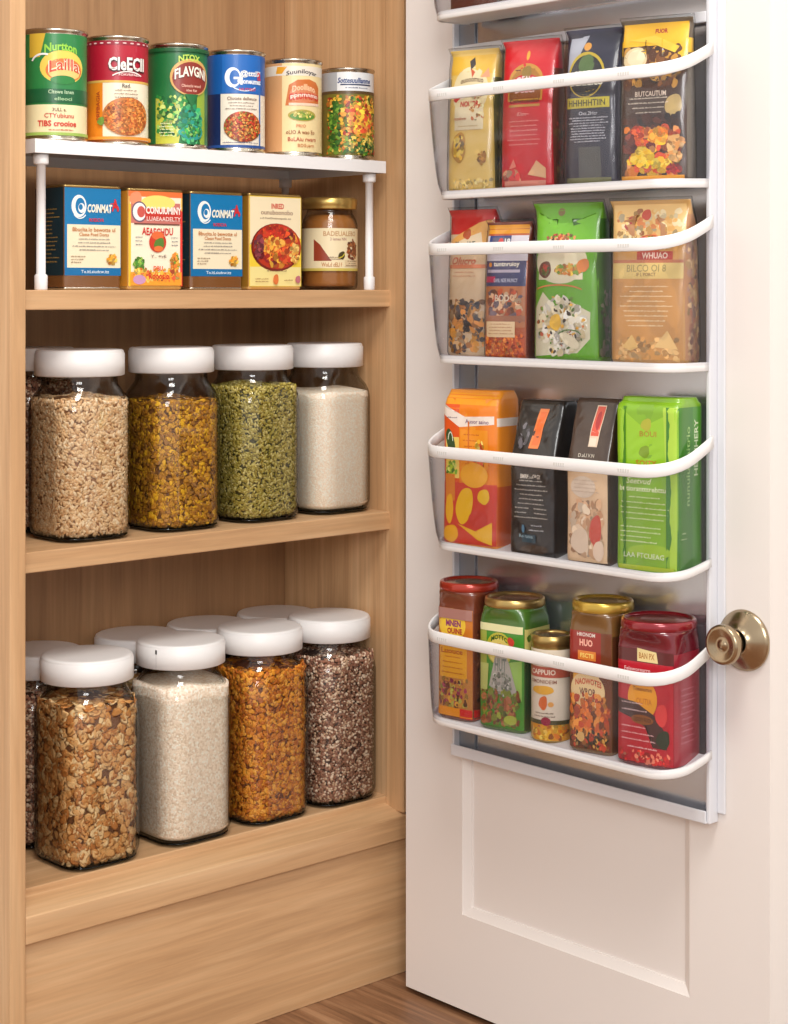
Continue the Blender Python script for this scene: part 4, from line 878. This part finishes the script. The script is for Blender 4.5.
pack('food_bag', 'large lime green block bag with pale small print, in the third row', 'bag', -.4395, BZ[2], .0685, .156, block_keys(.0685, .052, sh=.93, ridge=.006, e=10), 8, None, .0012, 59, (120,168,26), e4, e4s, PG[2])

# --- basket 4: square jars with round lids
SJ = [(.0500,-.0735,-.1800,8,.0500,.1470), (.0600,-.0723,-.2465,8,.0500,.1380), (.0530,-.0728,-.3675,8,.0490,.1505), (.0660,-.0710,-.4365,8,.0530,.1415)]
nsj = [0]
def sqjar(lab, yc, z, w, dp, h, lidr, lidcol, base, art, sideart=None, front=-.0945, dome=.0095, lidtop=None, name='square_food_jar'):
    w2, cx, cy, th, dp2, h2 = SJ[nsj[0]]; nsj[0] += 1
    t = thing(name, lab, 'jar', (cx, cy, z), -PI/2 + math.radians(th), PG[3])
    ku, kv = w2/w, (h2-dome)/h; w0, h0 = w, h; w = w2; h = h2 - dome; dp = dp2; lidr = lidr
    hw, hd = w/2, dp/2
    keys = [(0, hw*.92, -hd*.92, hd*.92, 6), (.03, hw, -hd, hd, 8), (.85, hw, -hd, hd, 8), (.90, hw*.99, -hd*.99, hd*.99, 7), (.95, (hw+lidr)*.47, -(hd+lidr)*.47, (hd+lidr)*.47, 4), (1, lidr*.96, -lidr*.96, lidr*.96, 2.2)]
    S = Soft(h, keys, 8); S.body(mat('jarwrap_%d_%d_%d' % base, base, .22, coat=.8), nv=36, nu=16).build('jar_body', t)
    b = MB(); z0 = h - .001; m = lidcol; r = lidr
    b.lathe([(0, z0), (r-.001, z0), (r, z0+.001), (r+.0004, z0+.003), (r, z0+dome-.003), (r-.0005, z0+dome-.001), (r-.002, z0+dome), (r-.0042, z0+dome-.0005), (r-.005, z0+dome-.0026)], m, n=56)
    b.lathe([(r-.005, z0+dome-.0026), (r*.55, z0+dome-.0024), (r*.5, z0+dome-.0018), (r*.46, z0+dome-.0018), (r*.42, z0+dome-.0024), (0, z0+dome-.0024)], lidtop or TIN, n=56)
    b.build('lid', t)
    P = Print(lambda u, v, l: S.front(u*ku, v*kv, l), film=True, base=.2); art(P, w0*500, h0*1000)
    if sideart:
        P.surf = lambda u, v, l: S.right(u, v*kv, l); P.l = .2; sideart(P, dp*500, h0*1000); P.surf = lambda u, v, l: S.left(u, v*kv, l); P.l = .2; sideart(P, dp*500, h0*1000)
    P.build('label', t); return t
REDL = mat('red_gold_lid', (176,52,34), .25, metal=.4, coat=.6); OLGOLD = mat('old_gold_lid', (196,166,104), .28, metal=.9); DRED = mat('dark_red_lid', (140,20,34), .22, coat=.8, metal=.3)
LT = mat('lid_top_brown', (176,140,112), .25, metal=.8); LTR = mat('lid_top_red', (150,60,56), .22, metal=.6)
def f1(P, W, H):
    P.rect(-W*.9, 4, W*.9, H*.86, (206,120,34)); P.ell(-4, H-32, 20, 15, (240,200,60)); P.text('BINU', -6, H-24, 4, (110,140,50), 20, arc=2); P.text('MNEN', -2, H-31, 6, (140,40,110), 22, bold=.04); P.text('OUINE', 0, H-38, 5.4, (176,40,50), 22, bold=.04); P.rect(-22, 40, 18, 76, (236,170,40)); P.text('RUTOY', -4, 72, 5, (190,90,30), 30, bold=.02); P.text('Luouce', -4, 65, 5, (180,80,30), 32, bold=.02); P.lines(-20, 42, 14, 62, 4, (190,90,30), 4, th=.6)
    P.rect(-W*.9, 12, W*.9, 40, (196,130,60)); P.food(-2, 26, 22, 14, [(150,50,80),(206,150,60),(110,60,40),(180,180,80)], 40, 4, 7, rect=True); P.lines(-18, 28, 14, 38, 2, (120,50,70), 6, th=.7); P.rect(-W*.9, 4, W*.9, 12, (240,150,30)); P.rect(8, 3, W*.9, 12, (216,30,30)); P.rect(-W*.9, H*.78, W*.9, H*.86, (170,120,110))
def s1(P, W, H): P.rect(-W*.9, 4, W*.9, H*.84, (110,56,36)); P.rect(-W*.9, 3, W*.9, 12, (214,30,30)); P.food(0, 50, W*.8, 36, [(60,34,28),(150,90,60),(90,44,34)], 60, 3, 3, rect=True)
sqjar('square jar with red rimmed lid and orange label, at the hinge end, lowest basket', -.1835, BZ[3]+.0, .056, .0535, .122, .0315, REDL, (120,60,40), f1, s1, lidtop=LT)
def f2(P, W, H):
    P.rect(-W*.92, 4, W*.92, H*.86, (64,140,40)); P.rect(-W*.92, 34, -W*.6, H*.8, (160,170,70)); P.poly([(4,34),(4,62),(28,66),(28,30)], (150,190,90)); P.ell(-2, H-38, 18, 15, (190,180,50)); P.ell(-2, H-40, 15, 12, (226,206,110)); P.text('MOTTC', -2, H-30, 4.4, (40,90,40), 22, arc=3, bold=.03); P.text('HHOOI', -2, H-37, 5, (200,120,40), 22, arc=2, bold=.03); P.ell(14, H-30, 5, 3.6, (206,60,50), irr=.1, rot=-.6)
    P.rect(-W*.9, H*.80, W*.9, H*.86, (230,224,170)); P.poly([(-16,40),(-8,66),(2,76),(12,62),(22,38),(8,32)], (176,170,160)); P.text('HUT', 0, 60, 12, (110,120,110), 16, bold=.02); P.food(2, 44, 15, 12, [(190,190,180),(140,140,130),(110,120,100)], 30, 3, 4)
    P.food(0, 22, 27, 16, [(150,80,40),(120,66,36),(170,100,60),(110,120,40),(140,150,50)], 70, 5, 9, rect=True); P.ell(14, 12, 9, 4, (170,180,60), irr=.1); P.poly([(-28,60),(-28,36),(-18,36),(-16,60)], (190,196,110))
def s2(P, W, H): P.rect(-W*.9, 4, W*.9, H*.84, (20,64,28)); P.rect(-W*.9, H*.62, W*.9, H*.84, (200,190,110)); P.food(0, H*.72, W*.8, 10, [(110,150,50),(190,170,80),(60,90,40)], 24, 4, 2, rect=True)
sqjar('square jar with a gold lid and green label in the lowest basket', -.2475, BZ[3], .065, .0535, .112, .0315, OLGOLD, (70,110,40), f2, s2, lidtop=LT)
# round slim jar
t = thing('round_food_jar', 'slim round jar with a cream label, between the green and orange square jars', 'jar', (-.0800, -.3060, BZ[3]), -PI/2, PG[3]); r = .0212; t.scale = (1, 1, 1.07)
b = MB(); b.lathe([(0, .0), (r-.003, 0), (r, .003), (r, .088), (r-.001, .091), (r+.0002, .092), (r+.0002, .0995), (r-.0015, .1005), (r-.0035, .1002), (r-.004, .0985)], OLGOLD, n=48); b.lathe([(r-.004, .0985), (0, .0988)], LT, n=48); b.build('jar_body', t)
P = Print(cyl_surf(r+.0001, math.radians(14)), film=True); P.rect(-66, 3, 66, 88, (236,222,200)); P.rect(-66, 3, 66, 19, (226,150,30)); P.food(0, 11, 30, 7, [(240,180,40),(206,110,30),(244,200,90)], 30, 4, 3, rect=True); P.rect(-66, 62, 66, 72, (190,90,70)); P.text('CAPPUIO', 0, 67, 5, (246,226,206), 28, bold=.03)
P.text('OMONIOEIM', 0, 58, 3.6, (150,100,80), 30); P.ell(0, 50, 13, 4, (240,180,60), irr=.1); P.ell(1, 38, 5, 6, (222,110,50), irr=.2); P.ell(9, 37, 3, 2.4, (236,170,90)); P.lines(-12, 24, 16, 30, 2, (120,100,80), 3); P.rect(-30, 18, 30, 22, (70,70,40)); P.ell(4, 21, 5, 4, (150,20,60)); P.food(0, 80, 20, 5, [(206,150,80),(240,220,190),(60,60,70)], 14, 3, 6, rect=True); P.build('label', t)
def f4(P, W, H):
    P.rect(-W*.92, 4, W*.92, H*.86, (110,54,26)); P.rect(-W*.92, H-50, W*.5, H*.86, (150,36,26)); P.text('HRONOM', -4, H-20, 3.4, (240,230,220), 22); P.text('HUO', -4, H-27, 6, (246,180,160), 16, bold=.04); P.rect(-14, H-42, 8, H-34, (226,130,50)); P.text('FSCTII', -3, H-38, 4, (250,220,120), 16, bold=.03)
    P.ell(-4, H-58, 16, 14, (236,170,50)); P.ell(-2, H-68, 21, 16, (236,206,150)); P.text('NAOWOTES', -1, H-62, 5.4, (206,80,40), 32, arc=2, bold=.03); P.text('WROR', -2, H-69, 6, (110,50,40), 20, bold=.02); P.food(-2, H-76, 10, 4, [(130,90,60),(190,120,70)], 8, 3, 2)
    P.food(0, 34, 25, 18, [(226,120,40),(206,90,34),(236,150,60),(190,70,40)], 60, 5, 12, rect=True); P.food(0, 13, 25, 8, [(60,44,30),(150,90,40),(206,70,40),(40,40,26),(226,170,80)], 40, 4, 9, rect=True); P.ell(-10, 14, 5, 4, (226,180,110), irr=.1)
sqjar('square jar with yellow gold lid and orange brown label, lowest basket', -.3695, BZ[3], .0555, .0535, .1225, .0305, mat('yellow_gold_lid', (206,170,70), .25, metal=.7, coat=.5), (120,84,44), f4, lambda P, W, H: P.rect(-W*.9, 4, W*.9, H*.84, (84,48,28)), lidtop=OLGOLD, dome=.011)
def f5(P, W, H):
    P.rect(-W*.93, 4, W*.93, H*.85, (190,22,44)); P.rect(-W*.93, H*.76, W*.93, H*.85, (90,24,26)); P.poly([(-8,H-16),(14,H-18),(16,H-27),(-8,H-27)], (236,214,150)); P.text('BAN PX', 3, H-22, 5, (180,120,40), 18, bold=.02)
    P.text('Feleworeurrn', -8, H-34, 3.2, (246,210,210), 30); P.text('Suronouna', -4, H-40, 3.2, (246,210,210), 26); P.ell(-2, H-58, 17, 17, (236,160,30)); P.text('Tceenomm', -2, H-50, 3.4, (120,60,20), 22); P.text('OUTIA', 0, H-60, 5, (200,110,20), 18)
    P.poly([(-32,56),(-10,54),(14,44),(26,30),(26,18),(10,18),(6,32),(-12,40),(-32,44)], (70,40,40)); P.lines(-26, 44, 6, 56, 2, (222,190,190), 7, th=.6, center=False); P.ell(-2, 40, 13, 4, (140,80,30)); P.text('COOIY FOOI', -2, 40, 3.4, (30,20,16), 20); P.ell(22, 26, 8, 7, (30,50,30), irr=.2); P.ell(20, 46, 7, 9, (226,60,60), irr=.1)
    P.lines(-26, 20, 14, 36, 3, (240,190,190), 4, th=.6, center=False); P.lines(-22, 15, 18, 18, 1, (240,200,200), 5); P.food(0, 9, 30, 5, [(226,50,40),(246,140,110),(206,30,40)], 34, 3.4, 6, rect=True)
def s5(P, W, H): P.rect(-W*.9, 4, W*.9, H*.84, (150,26,44)); P.rect(-W*.9, 4, W*.2, H*.7, (170,40,56)); P.lines(-W*.6, 20, W*.4, H*.6, 10, (206,120,130), 5)
sqjar('large square jar with dark red lid and red label, lowest basket', -.4385, BZ[3], .069, .0545, .1155, .0365, DRED, (110,20,34), f5, s5, lidtop=LTR, front=-.096)
# top basket, seen only at its lower edge
pack('food_bag', 'dark brown bag in the topmost basket, cut off by the photo edge', 'bag', -.205, 1.0945, .07, .14, block_keys(.07, .05, sh=.9, ridge=.01, e=8), 8, None, .001, 71, (70,40,26), lambda P, W, H: P.rect(-W*.9, 4, W*.9, H-5, (90,46,30)))

# ================================================================== LIGHT AND CAMERA
def area(name, loc, target, size, power, col=(1, 1, 1), sy=None):
    l = bpy.data.lights.new(name, 'AREA'); l.energy = power; l.color = col; l.size = size
    if sy: l.shape = 'RECTANGLE'; l.size_y = sy
    o = bpy.data.objects.new(name, l); COL.objects.link(o); o.location = loc
    o.rotation_euler = (Vector(target) - Vector(loc)).to_track_quat('-Z', 'Y').to_euler(); return o
area('window_light', (-2.5, -3.1, 1.9), (-.2, -.1, .7), 1.2, 52, (1, .985, .97))
area('ceiling_light', (-.9, -1.1, 2.35), (-.2, -.1, .6), .6, 24, (1, .96, .90))
wd = bpy.data.worlds.new('room_light'); sc.world = wd; wd.use_nodes = True
bg = wd.node_tree.nodes['Background']; bg.inputs[0].default_value = (1, .975, .95, 1); bg.inputs[1].default_value = .84

cam = bpy.data.cameras.new('camera'); co = bpy.data.objects.new('camera', cam); COL.objects.link(co)
co.location = (-1.42871, -1.53914, .8023); co.rotation_euler = (PI/2, 0, -.742074)
cam.sensor_fit = 'VERTICAL'; cam.sensor_height = 32.; cam.lens = 1793/1024*32.; cam.shift_y = -(512-290)/1024; cam.clip_start = .05
sc.camera = co
sc.view_settings.view_transform = 'Standard'; sc.view_settings.look = 'None'; sc.view_settings.gamma = 1; sc.view_settings.exposure = 0; sc.view_settings.use_curve_mapping = False
sc.cycles.transparent_max_bounces = 32; sc.cycles.max_bounces = 8
